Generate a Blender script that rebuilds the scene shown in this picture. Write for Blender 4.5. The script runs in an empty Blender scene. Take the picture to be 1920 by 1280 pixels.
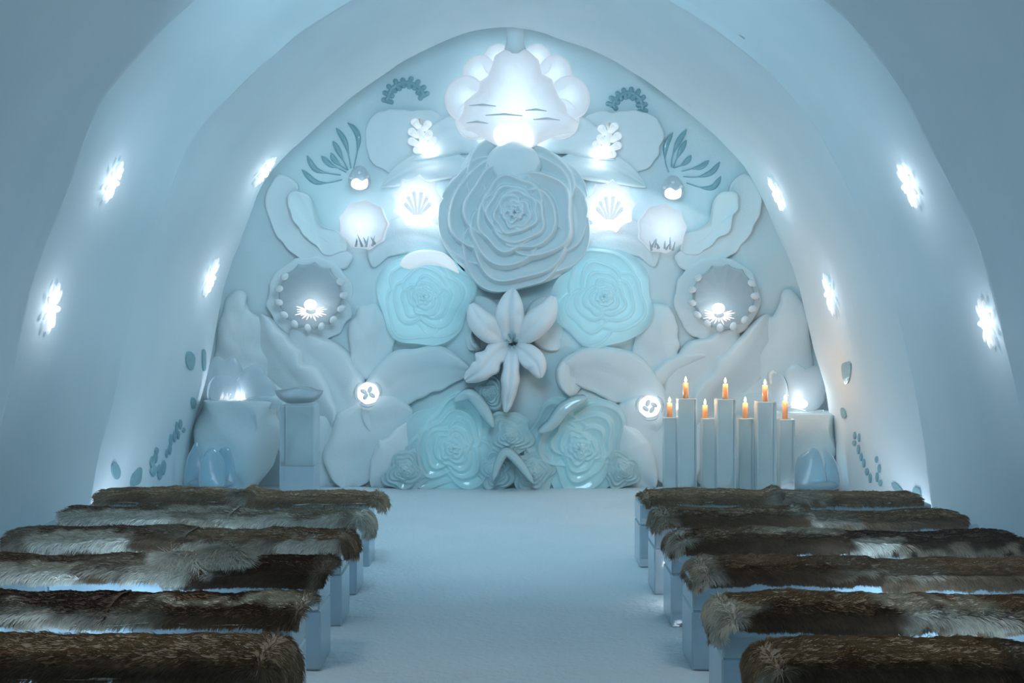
import bpy, bmesh, math, random
import numpy as np
from mathutils import Vector, Matrix, noise
random.seed(7)
RNG = np.random.default_rng(11)
SC = bpy.context.scene
COL = SC.collection
PI = math.pi
F = 2400.0; CX = 957.0; CY = 604.0; EYE = 1.65
WALL_Y = 12.9

def P(px, py, Y):
    return Vector(((px-CX)*Y/F, Y, EYE-(py-CY)*Y/F))

# ------------------------------------------------------------ materials
def new_mat(name):
    m = bpy.data.materials.new(name); m.use_nodes = True
    nt = m.node_tree; nt.nodes.clear()
    return m, nt, nt.nodes, nt.links

def snow_mat(name, col, bump=.25, scale=60, rough=.85, stretch=(1,1,1), var=.0, sss=False):
    m, nt, N, L = new_mat(name)
    out = N.new('ShaderNodeOutputMaterial'); b = N.new('ShaderNodeBsdfPrincipled')
    tc = N.new('ShaderNodeTexCoord'); mp = N.new('ShaderNodeMapping'); mp.inputs['Scale'].default_value = stretch
    L.new(tc.outputs['Object'], mp.inputs['Vector'])
    n1 = N.new('ShaderNodeTexNoise'); n1.inputs['Scale'].default_value = scale; n1.inputs['Detail'].default_value = 2
    n2 = N.new('ShaderNodeTexNoise'); n2.inputs['Scale'].default_value = 2.3; n2.inputs['Detail'].default_value = 1
    L.new(mp.outputs['Vector'], n1.inputs['Vector']); L.new(mp.outputs['Vector'], n2.inputs['Vector'])
    mx = N.new('ShaderNodeMix'); mx.data_type = 'RGBA'
    mx.inputs[6].default_value = (*col, 1); mx.inputs[7].default_value = (col[0]*(1-var), col[1]*(1-var*.6), col[2]*(1-var*.5), 1)
    L.new(n2.outputs['Fac'], mx.inputs[0]); L.new(mx.outputs[2], b.inputs['Base Color'])
    b.inputs['Roughness'].default_value = rough
    b.inputs['Specular IOR Level'].default_value = .15
    bp = N.new('ShaderNodeBump'); bp.inputs['Strength'].default_value = bump; bp.inputs['Distance'].default_value = .02
    L.new(n1.outputs['Fac'], bp.inputs['Height']); L.new(bp.outputs['Normal'], b.inputs['Normal'])
    L.new(b.outputs[0], out.inputs[0])
    return m

def ice_mat(name, col, tcol=None, transl=.5, clear=.0, gloss=.25, rough=.12, bump=.15, scale=14, edge=0.0, mottle=.25, glow=0):
    """frosted ice: diffuse + translucent body, a wet gloss, partly see-through; rims read whiter"""
    m, nt, N, L = new_mat(name)
    tcol = tcol or col
    out = N.new('ShaderNodeOutputMaterial')
    tc = N.new('ShaderNodeTexCoord')
    n1 = N.new('ShaderNodeTexNoise'); n1.inputs['Scale'].default_value = scale; n1.inputs['Detail'].default_value = 2
    L.new(tc.outputs['Object'], n1.inputs['Vector'])
    bp = N.new('ShaderNodeBump'); bp.inputs['Strength'].default_value = bump; bp.inputs['Distance'].default_value = .03
    L.new(n1.outputs['Fac'], bp.inputs['Height'])
    mx = N.new('ShaderNodeMix'); mx.data_type = 'RGBA'
    mx.inputs[6].default_value = (*col, 1); mx.inputs[7].default_value = (*[c*(1-mottle) for c in col], 1)
    L.new(n1.outputs['Fac'], mx.inputs[0])
    d = N.new('ShaderNodeBsdfDiffuse'); L.new(mx.outputs[2], d.inputs[0]); L.new(bp.outputs[0], d.inputs['Normal'])
    t = N.new('ShaderNodeBsdfTranslucent'); t.inputs[0].default_value = (*tcol, 1); L.new(bp.outputs[0], t.inputs['Normal'])
    a = N.new('ShaderNodeMixShader'); a.inputs[0].default_value = transl
    L.new(d.outputs[0], a.inputs[1]); L.new(t.outputs[0], a.inputs[2])
    last = a
    if clear > 0:
        tr = N.new('ShaderNodeBsdfTransparent'); tr.inputs[0].default_value = (*[min(1, .55+.45*c) for c in col], 1)
        lw = N.new('ShaderNodeLayerWeight'); lw.inputs['Blend'].default_value = .35
        mr = N.new('ShaderNodeMapRange'); mr.inputs[1].default_value = 0; mr.inputs[2].default_value = .8
        mr.inputs[3].default_value = clear; mr.inputs[4].default_value = max(0, clear-edge)
        L.new(lw.outputs['Facing'], mr.inputs[0])
        c = N.new('ShaderNodeMixShader'); L.new(mr.outputs[0], c.inputs[0])
        L.new(last.outputs[0], c.inputs[1]); L.new(tr.outputs[0], c.inputs[2]); last = c
    g = N.new('ShaderNodeBsdfGlossy'); g.inputs['Roughness'].default_value = rough; g.inputs[0].default_value = (.9, .95, 1, 1)
    L.new(bp.outputs[0], g.inputs['Normal'])
    fr = N.new('ShaderNodeFresnel'); fr.inputs['IOR'].default_value = 1.31
    mm = N.new('ShaderNodeMath'); mm.operation = 'MULTIPLY_ADD'; mm.inputs[1].default_value = 1.0; mm.inputs[2].default_value = gloss*.12
    L.new(fr.outputs[0], mm.inputs[0])
    e = N.new('ShaderNodeMixShader'); L.new(mm.outputs[0], e.inputs[0]); L.new(last.outputs[0], e.inputs[1]); L.new(g.outputs[0], e.inputs[2])
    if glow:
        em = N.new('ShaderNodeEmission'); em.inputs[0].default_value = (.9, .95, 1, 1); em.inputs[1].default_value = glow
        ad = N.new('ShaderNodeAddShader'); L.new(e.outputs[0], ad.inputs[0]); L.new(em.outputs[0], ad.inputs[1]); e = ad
    L.new(e.outputs[0], out.inputs[0])
    return m

def emit_mat(name, col, s):
    m, nt, N, L = new_mat(name)
    out = N.new('ShaderNodeOutputMaterial'); e = N.new('ShaderNodeEmission')
    e.inputs[0].default_value = (*col, 1); e.inputs[1].default_value = s
    L.new(e.outputs[0], out.inputs[0]); return m

def fur_mat(name):
    m, nt, N, L = new_mat(name)
    out = N.new('ShaderNodeOutputMaterial'); b = N.new('ShaderNodeBsdfPrincipled')
    at = N.new('ShaderNodeAttribute'); at.attribute_name = 'Col'
    L.new(at.outputs['Color'], b.inputs['Base Color']); b.inputs['Roughness'].default_value = .75
    b.inputs['Specular IOR Level'].default_value = .2
    L.new(b.outputs[0], out.inputs[0]); return m

SNOW = snow_mat('snow_wall', (.73, .885, .93), bump=.10, scale=40, var=.10)
VAULT = snow_mat('snow_vault', (.74, .87, .92), bump=.18, scale=9, stretch=(1, 1, .35), var=.16)
RELIEF = snow_mat('snow_relief', (.79, .905, .94), bump=.12, scale=55, var=.06)
FLOORM = snow_mat('snow_floor', (.74, .86, .92), bump=.8, scale=26, var=.12)
SNOW_SHADE = snow_mat('shaded_snow_ledge', (.62, .76, .80), bump=.25, scale=20, var=.1)  # darker copy of the wall snow, shade put into its colour
ICE_CYAN = ice_mat('cyan_ice', (.72, .93, .98), (.62, .92, 1), transl=.42, gloss=.4, bump=.2, scale=9, mottle=.15)
ICE_WHITE = ice_mat('frosted_ice', (.84, .94, .98), (.85, .93, 1), transl=.08, gloss=.1, rough=.4, bump=.25, scale=16)
ICE_LIT = ice_mat('lit_frosted_ice', (.88, .95, .98), (.88, .94, 1), transl=.5, gloss=.1, rough=.4, bump=.3, scale=12, glow=.16)  # slight emission evens out the light inside shell and bowls
ICE_GLOW = ice_mat('glow_ice', (.86, .95, .98), (.88, .94, 1), transl=.1, gloss=.1, rough=.4, bump=.2, scale=12, glow=.30)  # emission put in so coral, crystals, sticks and cap read as lit
ICE_CLEAR = ice_mat('clear_ice', (.78, .91, .96), (.85, .94, 1), transl=.15, clear=.66, edge=.62, gloss=.2, rough=.25, bump=.12, scale=6)
ICE_PALE = ice_mat('pale_ice', (.76, .92, .96), (.7, .92, 1), transl=.25, clear=.6, edge=.35, gloss=.5, bump=.12, scale=7)
ICE_INLAY = ice_mat('teal_ice_inlay', (.36, .66, .74), transl=.2, gloss=.3, bump=.2, scale=30)
ICE_BENCH = ice_mat('bench_ice', (.70, .88, .97), (.66, .88, 1), transl=.3, clear=.3, edge=.25, gloss=.7, rough=.1, bump=.10, scale=5, mottle=.22)
ICE_BASE = ice_mat('aqua_base_ice', (.66, .90, .94), (.5, .88, .95), transl=.2, gloss=.3, bump=.2, scale=10, mottle=.12)
ICE_BLUE = ice_mat('blue_ice', (.60, .85, .94), (.5, .82, 1), transl=.35, clear=.3, edge=.3, gloss=.4, bump=.1, scale=6)
LED = emit_mat('led_light', (1, .97, .98), 6)
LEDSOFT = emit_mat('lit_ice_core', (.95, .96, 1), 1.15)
FLAME = emit_mat('candle_flame', (1, .62, .28), 16)
WAX = ice_mat('candle_wax', (.94, .70, .46), (1, .62, .32), transl=.5, gloss=.2, rough=.4, bump=.02)
WICK = snow_mat('burnt_wick', (.03, .025, .02))
FUR = fur_mat('reindeer_fur')

# ------------------------------------------------------------ object helpers
def tag(o, label=None, cat=None, group=None, kind=None):
    if label: o['label'] = label
    if cat: o['category'] = cat
    if group: o['group'] = group
    if kind: o['kind'] = kind
    return o

def root(name, loc, label, cat, group=None):
    o = bpy.data.objects.new(name, None); o.empty_display_size = .1
    o.location = loc; COL.objects.link(o)
    return tag(o, label, cat, group)

def mk(name, vs, fs, mat, parent=None, smooth=True, recalc=True):
    me = bpy.data.meshes.new(name)
    me.from_pydata([tuple(v) for v in vs], [], fs)
    if recalc:
        bm = bmesh.new(); bm.from_mesh(me); bmesh.ops.recalc_face_normals(bm, faces=bm.faces); bm.to_mesh(me); bm.free()
    me.materials.append(mat)
    if smooth: me.polygons.foreach_set('use_smooth', [True]*len(me.polygons))
    me.update()
    o = bpy.data.objects.new(name, me); COL.objects.link(o)
    if parent:
        pl = parent.matrix_world.translation if parent.parent else parent.location
        o.parent = parent
        if parent.type == 'EMPTY': o.location = -Vector(parent.location)
    return o

class MB:
    """collects shapes into one mesh"""
    def __init__(s): s.v = []; s.f = []
    def add(s, vs, fs):
        k = len(s.v); s.v += [tuple(v) for v in vs]; s.f += [tuple(i+k for i in f) for f in fs]
    def box(s, c, d, bev=.01, rot=None, jit=0):
        x, y, z = [q/2 for q in d]; b = min(bev, x*.9, y*.9, z*.9)
        vs = []; idx = {}
        for sx in (-1, 1):
            for sy in (-1, 1):
                for sz in (-1, 1):
                    for a in range(3):
                        q = [sx*x, sy*y, sz*z]
                        for k in range(3):
                            if k != a: q[k] -= (sx, sy, sz)[k]*b
                        idx[(sx, sy, sz, a)] = len(vs); vs.append(Vector(q))
        fs = []
        for a in range(3):
            o1, o2 = [(1, 2), (2, 0), (0, 1)][a]
            for sg in (-1, 1):
                def key(u, v):
                    t = [0, 0, 0]; t[a] = sg; t[o1] = u; t[o2] = v; return idx[(t[0], t[1], t[2], a)]
                q = [key(-1, -1), key(1, -1), key(1, 1), key(-1, 1)]
                fs.append(q if sg > 0 else q[::-1])
        for a in range(3):       # edge strips
            o1, o2 = [(1, 2), (2, 0), (0, 1)][a]
            for u in (-1, 1):
                for v in (-1, 1):
                    def k2(e, ax):
                        t = [0, 0, 0]; t[a] = e; t[o1] = u; t[o2] = v; return idx[(t[0], t[1], t[2], ax)]
                    q = [k2(-1, o1), k2(1, o1), k2(1, o2), k2(-1, o2)]
                    fs.append(q if u*v > 0 else q[::-1])
        for sx in (-1, 1):
            for sy in (-1, 1):
                for sz in (-1, 1):
                    q = [idx[(sx, sy, sz, 0)], idx[(sx, sy, sz, 1)], idx[(sx, sy, sz, 2)]]
                    fs.append(q if sx*sy*sz > 0 else q[::-1])
        c = Vector(c)
        out = []
        for v in vs:
            if rot is not None: v = rot @ v
            out.append(v+c)
        s.add(out, fs); return s
    def tube(s, pts, r, n=8, caps=True):
        pts = [Vector(p) for p in pts]; rs = r if hasattr(r, '__len__') else [r]*len(pts)
        vs = []; fs = []
        for i, p in enumerate(pts):
            d = (pts[min(i+1, len(pts)-1)]-pts[max(i-1, 0)]).normalized()
            u = d.cross(Vector((0, 0, 1)));
            if u.length < .05: u = d.cross(Vector((0, 1, 0)))
            u.normalize(); w = d.cross(u)
            for k in range(n):
                a = 2*PI*k/n; vs.append(p+(u*math.cos(a)+w*math.sin(a))*rs[i])
        for i in range(len(pts)-1):
            for k in range(n):
                fs.append((i*n+k, i*n+(k+1) % n, (i+1)*n+(k+1) % n, (i+1)*n+k))
        if caps: fs.append(tuple(range(n))[::-1]); fs.append(tuple((len(pts)-1)*n+k for k in range(n)))
        s.add(vs, fs); return s
    def ell(s, c, r, R=None, n=16, m=10, wob=0):
        c = Vector(c); vs = []; fs = []
        for i in range(m+1):
            th = PI*i/m
            for k in range(n):
                ph = 2*PI*k/n
                v = Vector((math.sin(th)*math.cos(ph), math.sin(th)*math.sin(ph), math.cos(th)))
                if wob: v *= 1+wob*noise.noise(v*1.7+c*3)
                v = Vector((v.x*r[0], v.y*r[1], v.z*r[2]))
                if R is not None: v = R @ v
                vs.append(c+v)
        for i in range(m):
            for k in range(n):
                fs.append((i*n+k, (i+1)*n+k, (i+1)*n+(k+1) % n, i*n+(k+1) % n))
        s.add(vs, fs); return s
    def build(s, name, mat, parent=None, smooth=True):
        return mk(name, s.v, s.f, mat, parent, smooth)

def cr(pts, n, closed=True):
    """Catmull-Rom through 2-D or 3-D points, n samples (arc-length even)"""
    p = np.array([list(q) for q in pts], float); m = len(p); out = []
    segs = m if closed else m-1
    for i in range(segs):
        if closed: a, b, c, d = p[(i-1) % m], p[i], p[(i+1) % m], p[(i+2) % m]
        else: a, b, c, d = p[max(i-1, 0)], p[i], p[i+1], p[min(i+2, m-1)]
        for t in np.linspace(0, 1, 12, endpoint=False):
            out.append(.5*((2*b)+(-a+c)*t+(2*a-5*b+4*c-d)*t*t+(-a+3*b-3*c+d)*t**3))
    out.append(p[0] if closed else p[-1]); out = np.array(out)
    dl = np.r_[0, np.cumsum(np.linalg.norm(np.diff(out, axis=0), axis=1))]
    ts = np.linspace(0, dl[-1], n, endpoint=not closed)
    return np.stack([np.interp(ts, dl, out[:, k]) for k in range(out.shape[1])], 1)

def fbm(x, y, z=0, o=4):
    return noise.fractal(Vector((x, y, z)), 1.0, 2.0, o)

def puff_geo(outl, cen, Y, h, prof='dome', rings=12, n=96, sharp=False, thick=.06, tilt=(0, 0), wav=0, ns=0, seed=0, lean=None):
    """thick carved shape from an outline; returns verts, faces. outl/cen are in frame units seen at depth Y"""
    o = cr(outl, n) if not sharp else cr_sharp(outl, n)
    c = np.array(cen, float); vs = []; fs = []
    ext = np.abs(o-c).max()
    ts = [1-(i/rings)**1.25 for i in range(rings+1)]
    for i, t in enumerate(ts):
        for k in range(n):
            q = c+(o[k]-c)*t
            if prof == 'dome': z = math.sqrt(max(0, 1-t**2.6))
            elif prof == 'flat': z = min(1, (1-t)*7)**.5
            elif prof == 'cup': z = .45+.55*t**2 if t < .96 else .7
            elif prof == 'lip': z = (.35+.65*t**3) if t < .97 else .85
            a = 2*PI*k/n
            z += wav*math.sin(a*5+seed)*t*t
            if lean:
                e = .5+.5*((q[0]-c[0])*lean[0]+(q[1]-c[1])*lean[1])/ext; e = min(1, max(0, e)); z *= .08+.92*e*e*(3-2*e)
            off = h*z+(tilt[0]*(q[0]-c[0])+tilt[1]*(q[1]-c[1]))/ext*h
            if ns: off += ns*noise.noise(Vector((q[0]*.03, q[1]*.03, seed)))
            p = P(q[0], q[1], Y); p.y -= off
            vs.append(p)
    for i in range(rings):
        for k in range(n):
            fs.append((i*n+k, i*n+(k+1) % n, (i+1)*n+(k+1) % n, (i+1)*n+k))
    b = len(vs)
    for k in range(n):
        p = P(o[k][0], o[k][1], Y); p.y += thick; vs.append(p)
    pc = P(c[0], c[1], Y); pc.y += thick; vs.append(pc)
    for k in range(n):
        fs.append((b+k, b+(k+1) % n, (k+1) % n, k)); fs.append((b+(k+1) % n, b+k, b+n))
    return vs, fs

def cr_sharp(pts, n):
    p = np.array(list(pts)+[pts[0]], float)
    dl = np.r_[0, np.cumsum(np.linalg.norm(np.diff(p, axis=0), axis=1))]
    ts = np.linspace(0, dl[-1], n, endpoint=False)
    return np.stack([np.interp(ts, dl, p[:, k]) for k in range(2)], 1)

def puff(name, outl, cen, Y, h, mat, parent=None, **k):
    v, f = puff_geo(outl, cen, Y, h, **k)
    return mk(name, v, f, mat, parent)

def leaf_geo(spine, w, Y, h, groove=.35, pw=.75, n=40, m=16, thick=.05, wob=0, seed=0, asym=0, ends=(0., 0.), drape=0):
    sp = cr(spine, n, closed=False); vs = []; fs = []
    for i in range(n):
        s = i/(n-1); d = sp[min(i+1, n-1)]-sp[max(i-1, 0)]; d /= np.linalg.norm(d)+1e-9; nn = np.array([-d[1], d[0]])
        ww = w*max(math.sin(PI*min(1, max(0, ends[0]+s*(1-ends[0]-ends[1])))), .015)**pw
        for j in range(m+1):
            v = -1+2*j/m
            e = ww*(1+wob*noise.noise(Vector((s*7, math.copysign(3, v), seed))))
            q = sp[i]+nn*v*e*(1+asym*v)
            z = (1-abs(v)**3)**.5 if abs(v) < 1 else 0
            if drape:
                vv = v*drape; e = min(1, max(0, (vv+1)/1.75)); z = e*e*(3-2*e)*max(0, 1-max(0, (vv-.82)/.18)**2)**.5
            z -= groove*math.exp(-(v/.16)**2)*(.5 if drape else 1)
            z += .12*noise.noise(Vector((s*5, v*1.5, seed+4)))
            p = P(q[0], q[1], Y); p.y -= h*z*(ww/w)**.4
            vs.append(p)
    W = m+1
    for i in range(n-1):
        for j in range(m): fs.append((i*W+j, (i+1)*W+j, (i+1)*W+j+1, i*W+j+1))
    b = len(vs)
    for i in range(n):
        for j in (0, m):
            p = vs[i*W+j].copy(); p.y = Y+thick; vs.append(p)
    for i in range(n-1):
        fs.append((i*W, b+2*i, b+2*i+2, (i+1)*W)); fs.append((i*W+m, (i+1)*W+m, b+2*i+3, b+2*i+1))
        fs.append((b+2*i, b+2*i+1, b+2*i+3, b+2*i+2))
    return vs, fs

def leaf(name, spine, w, Y, h, mat, parent=None, **k):
    v, f = leaf_geo(spine, w, Y, h, **k)
    return mk(name, v, f, mat, parent)

def rose(name, cx, cy, R, Y, depth, seed, mat, parent=None, petals=None, cen=(0, 0), n=300, nr=120, out_wob=.06, steep=3.0, tiltk=.55, ls=None):
    """carved rose as one continuous relief of overlapping cupped petals. R in frame units at depth Y"""
    rnd = random.Random(seed); S = Y/F; Rm = R*S
    if petals is None:
        petals = []
        th = rnd.uniform(0, 6.28); k = 0; r = .07
        while r < 1.0:
            petals.append((r, th, rnd.uniform(1.15, 1.75)+(.5 if r < .3 else 0), k))
            th += 2.15+rnd.uniform(-.25, .35); r += .020+.035*r*2.2; k += 1
    nk = max(p[3] for p in petals)+1
    A = np.linspace(0, 2*PI, n, endpoint=False)
    rout = Rm*(1+out_wob*np.cos(A*5+seed)+out_wob*.6*np.cos(A*3+seed*2.3)+out_wob*.3*np.cos(A*8+seed))
    T = np.linspace(1, 0, nr)[:, None]
    r = T*rout[None, :]; a = np.broadcast_to(A[None, :], r.shape)
    ox, oy = cen[0]*Rm, cen[1]*Rm
    X = r*np.cos(a); Z = r*np.sin(a)
    x2 = X-ox*(1-T**1.0); z2 = Z-oy*(1-T)
    # swirl centre shifts towards (ox,oy) at the core
    rr = np.hypot(X-ox*(1-T), Z-oy*(1-T)); aa = a
    H = np.full(r.shape, 0.0)
    for (pr, pth, pw, k) in petals:
        da = np.abs((aa-pth+PI) % (2*PI)-PI)
        dsg = ((aa-pth+PI) % (2*PI)-PI)
        Rk = pr*rout[None, :]*(1-.55*(da/pw)**2.6+.10*dsg/pw*(da < pw)) + .01*Rm*np.sin(aa*7+k)
        Hk = depth*(1-k/nk)**.85+depth*.10
        inner = Hk-tiltk*(Rk-r)-.0
        inner = np.where(Rk-r > .30*Rm*pr+.05*Rm, -1, inner)
        lip = .018*np.exp(-((Rk-r-.02*Rm)/(.025*Rm))**2)
        s = np.where(r < Rk, inner+lip*Rm, Hk-steep*(r-Rk))
        H = np.maximum(H, s)
    # soften once so that rims read as carved
    for _ in range(1): H[1:-1] = (H[:-2]+2*H[1:-1]+H[2:])/4; H = (np.roll(H, 1, 1)+2*H+np.roll(H, -1, 1))/4
    bx, bz = (cx-CX)*S, EYE-(cy-CY)*S
    vs = []
    for i in range(nr):
        e = min(1, i/3)
        for k in range(n):
            vs.append((bx+X[i, k], Y-H[i, k]*e, bz+Z[i, k]))
    fs = []
    for i in range(nr-1):
        for k in range(n):
            fs.append((i*n+k, (i+1)*n+k, (i+1)*n+(k+1) % n, i*n+(k+1) % n))
    b = len(vs)
    for k in range(n): vs.append((bx+X[0, k], Y+.06, bz+Z[0, k]))
    for k in range(n): fs.append((b+k, k, (k+1) % n, b+(k+1) % n))
    return mk(name, vs, fs, mat, parent)

def area(name, loc, target, size, power, col, shape='DISK', size_y=None, spread=None, parent=None):
    l = bpy.data.lights.new(name, 'AREA'); l.shape = shape; l.size = size; l.energy = power; l.color = col
    if size_y: l.size_y = size_y
    if spread: l.spread = spread
    o = bpy.data.objects.new(name, l); COL.objects.link(o); o.location = loc
    o.rotation_euler = (Vector(target)-Vector(loc)).to_track_quat('-Z', 'Y').to_euler(); return o

def point(name, loc, power, col, r=.03):
    l = bpy.data.lights.new(name, 'POINT'); l.energy = power; l.color = col; l.shadow_soft_size = r
    o = bpy.data.objects.new(name, l); COL.objects.link(o); o.location = loc; return o
# ------------------------------------------------------------ the snow hall
HALF = [(3.20, -.15), (3.17, .05), (3.10, .5), (2.97, 1.16), (2.80, 1.95), (2.61, 2.44), (2.36, 2.98), (2.03, 3.38), (1.64, 3.74), (1.25, 4.01), (.84, 4.26), (.42, 4.42), (0, 4.47)]
PROF = cr(HALF+[(-x, z) for x, z in HALF[:-1]][::-1], 181, closed=False)       # right foot -> crown -> left foot
def scale_at(Y):
    K = [(-3, 1.07), (2, 1.06), (7.45, 1.012), (7.6, 1.008), (7.8, 1.044), (9.45, 1.010), (9.6, 1.004), (9.85, 1.034), (11.6, 1.004), (12.15, .992), (12.3, .994), (12.45, 1.04), (13.1, 1.05)]
    return float(np.interp(Y, [k[0] for k in K], [k[1] for k in K]))
def vault_pt(u, Y):
    """u 0..180 index along the profile"""
    i = int(min(max(u, 0), 179.999)); t = u-i
    x, z = PROF[i]*(1-t)+PROF[i+1]*t
    ww = .05*noise.noise(Vector((u*.035, 3.1, 0)))
    Ys = Y+1.3*ww*3
    s = scale_at(Ys)
    s += .008*fbm(u*.05, Y*.55, 1.7, 3)+.0045*math.sin(Y*2.1+u*.02)+.002*math.sin(u*.33+Y*.2)
    zz = z*s if z > 0 else z
    return Vector((x*s, Y, zz))
ys = list(np.arange(-3, 7.4, .22))+list(np.arange(7.4, 8.1, .04))+list(np.arange(8.1, 9.4, .1))+list(np.arange(9.4, 10.1, .04))+list(np.arange(10.1, 12.0, .1))+list(np.arange(12.0, 13.01, .04))
def vault(name, u0, u1, step=1.0):
    us = np.arange(u0, u1+.01, step); vs = []; fs = []; n = len(us); nrm = []
    for y in ys:
        for u in us:
            u_, y_ = float(u), float(y); p = vault_pt(u_, y_); vs.append(p)
            e1 = vault_pt(u_+.6, y_)-vault_pt(max(0, u_-.6), y_); e2 = vault_pt(u_, y_+.015)-vault_pt(u_, y_-.015)
            q = e1.cross(e2).normalized()
            if q.dot(Vector((0, y_, 1.7))-p) < 0: q = -q
            nrm.append(q)
    k = len(vs)
    for p, y in zip(list(vs), [y for y in ys for u in us]):
        d = Vector((p.x, 0, p.z-1.2)).normalized(); vs.append(p+d*.25)
    for i in range(len(ys)-1):
        for q in range(n-1):
            f = (i*n+q, (i+1)*n+q, (i+1)*n+q+1, i*n+q+1); fs.append(f); fs.append(tuple(x+k for x in f[::-1]))
        for q in (0, n-1): fs.append((i*n+q, (i+1)*n+q, (i+1)*n+q+k, i*n+q+k))
    for i in (0, len(ys)-1):
        for q in range(n-1): fs.append((i*n+q, i*n+q+1, i*n+q+1+k, i*n+q+k))
    o = mk(name, vs, fs, VAULT, recalc=False); me = o.data
    a_, b_, c_ = [Vector(me.vertices[x].co) for x in me.polygons[0].vertices[:3]]
    if (b_-a_).cross(c_-a_).dot(nrm[0]) < 0: me.flip_normals()
    allN = [tuple(q) for q in nrm]+[tuple(-q) for q in nrm]
    me.normals_split_custom_set_from_vertices(allN)
    tag(o, kind='structure'); return o
w = vault('wall_right', 0, 62); w['label'] = 'smooth curved snow wall on the right side'
w = vault('ceiling', 62, 118); w['label'] = 'rounded snow vault overhead'
w = vault('wall_left', 118, 180); w['label'] = 'smooth curved snow wall on the left side'

# floor
vs = []; fs = []; xs = np.linspace(-3.5, 3.5, 141); yy = np.linspace(-3, 13.2, 325)
for y in yy:
    for x in xs:
        z = .012*fbm(x*1.3, y*1.3, 0, 4)
        for s in (0, 17): z -= .007*max(0, noise.noise(Vector((x*5+s, y*4, 2.2+s))))
        vs.append((x, y, z if abs(x) < 1.1 else z*.5))
n = len(xs)
for i in range(len(yy)-1):
    for k in range(n-1): fs.append((i*n+k, i*n+k+1, (i+1)*n+k+1, (i+1)*n+k))
fl = mk('floor', vs, fs, FLOORM, recalc=False); tag(fl, 'trodden snow floor of the aisle', kind='structure')

# back wall, softly undulating
vs = []; fs = []; xs = np.linspace(-3.5, 3.5, 260); zs = np.linspace(-.1, 4.95, 190)
def wall_off(x, z):
    o = .06*fbm(x*.8+5, z*.8, 0, 3)
    o += .05*(1-abs(math.sin((x*abs(x)*.18+z*.9)*2.2+noise.noise(Vector((x, z, 1)))*1.3)))**3
    return o
for z in zs:
    for x in xs: vs.append((x, WALL_Y-wall_off(x, z), z))
n = len(xs)
for i in range(len(zs)-1):
    for k in range(n-1): fs.append((i*n+k, i*n+k+1, (i+1)*n+k+1, (i+1)*n+k))
bw = mk('wall_back', vs, fs, SNOW, recalc=False); tag(bw, 'carved snow end wall behind the altar', kind='structure')
bw.modifiers.new('thick', 'SOLIDIFY').thickness = .3

M = 963.0   # the wall's mirror axis in the frame
def mir(pts, dy=0): return [(2*M-x, y+dy) for x, y in pts]
WY = WALL_Y-.04

# ------------------------------------------------------------ carved snow reliefs
def relief(name, outl, cen, h, label, Y=WY, cat='carving', **k):
    k.setdefault('thick', .02); k.setdefault('lean', ((.9 if cen[0] > M else -.9), -.45)); outl = [(q[0]+6*noise.noise(Vector((q[0]*.045, q[1]*.045, 3))), q[1]+6*noise.noise(Vector((q[0]*.045, q[1]*.045, 9)))) for q in cr(outl, 70)]
    o = puff(name, outl, cen, Y, h*RH, RELIEF, **k); return tag(o, label, cat)
def lrelief(name, sp, w, h, label, Y=WY, cat='carving', **k):
    k.setdefault('thick', .02); k.setdefault('drape', 1 if sum(q[0] for q in sp)/len(sp) > M else -1); o = leaf(name, sp, w*1.45, Y, h*RH, RELIEF, **k); return tag(o, label, cat)
RH = .8
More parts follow.
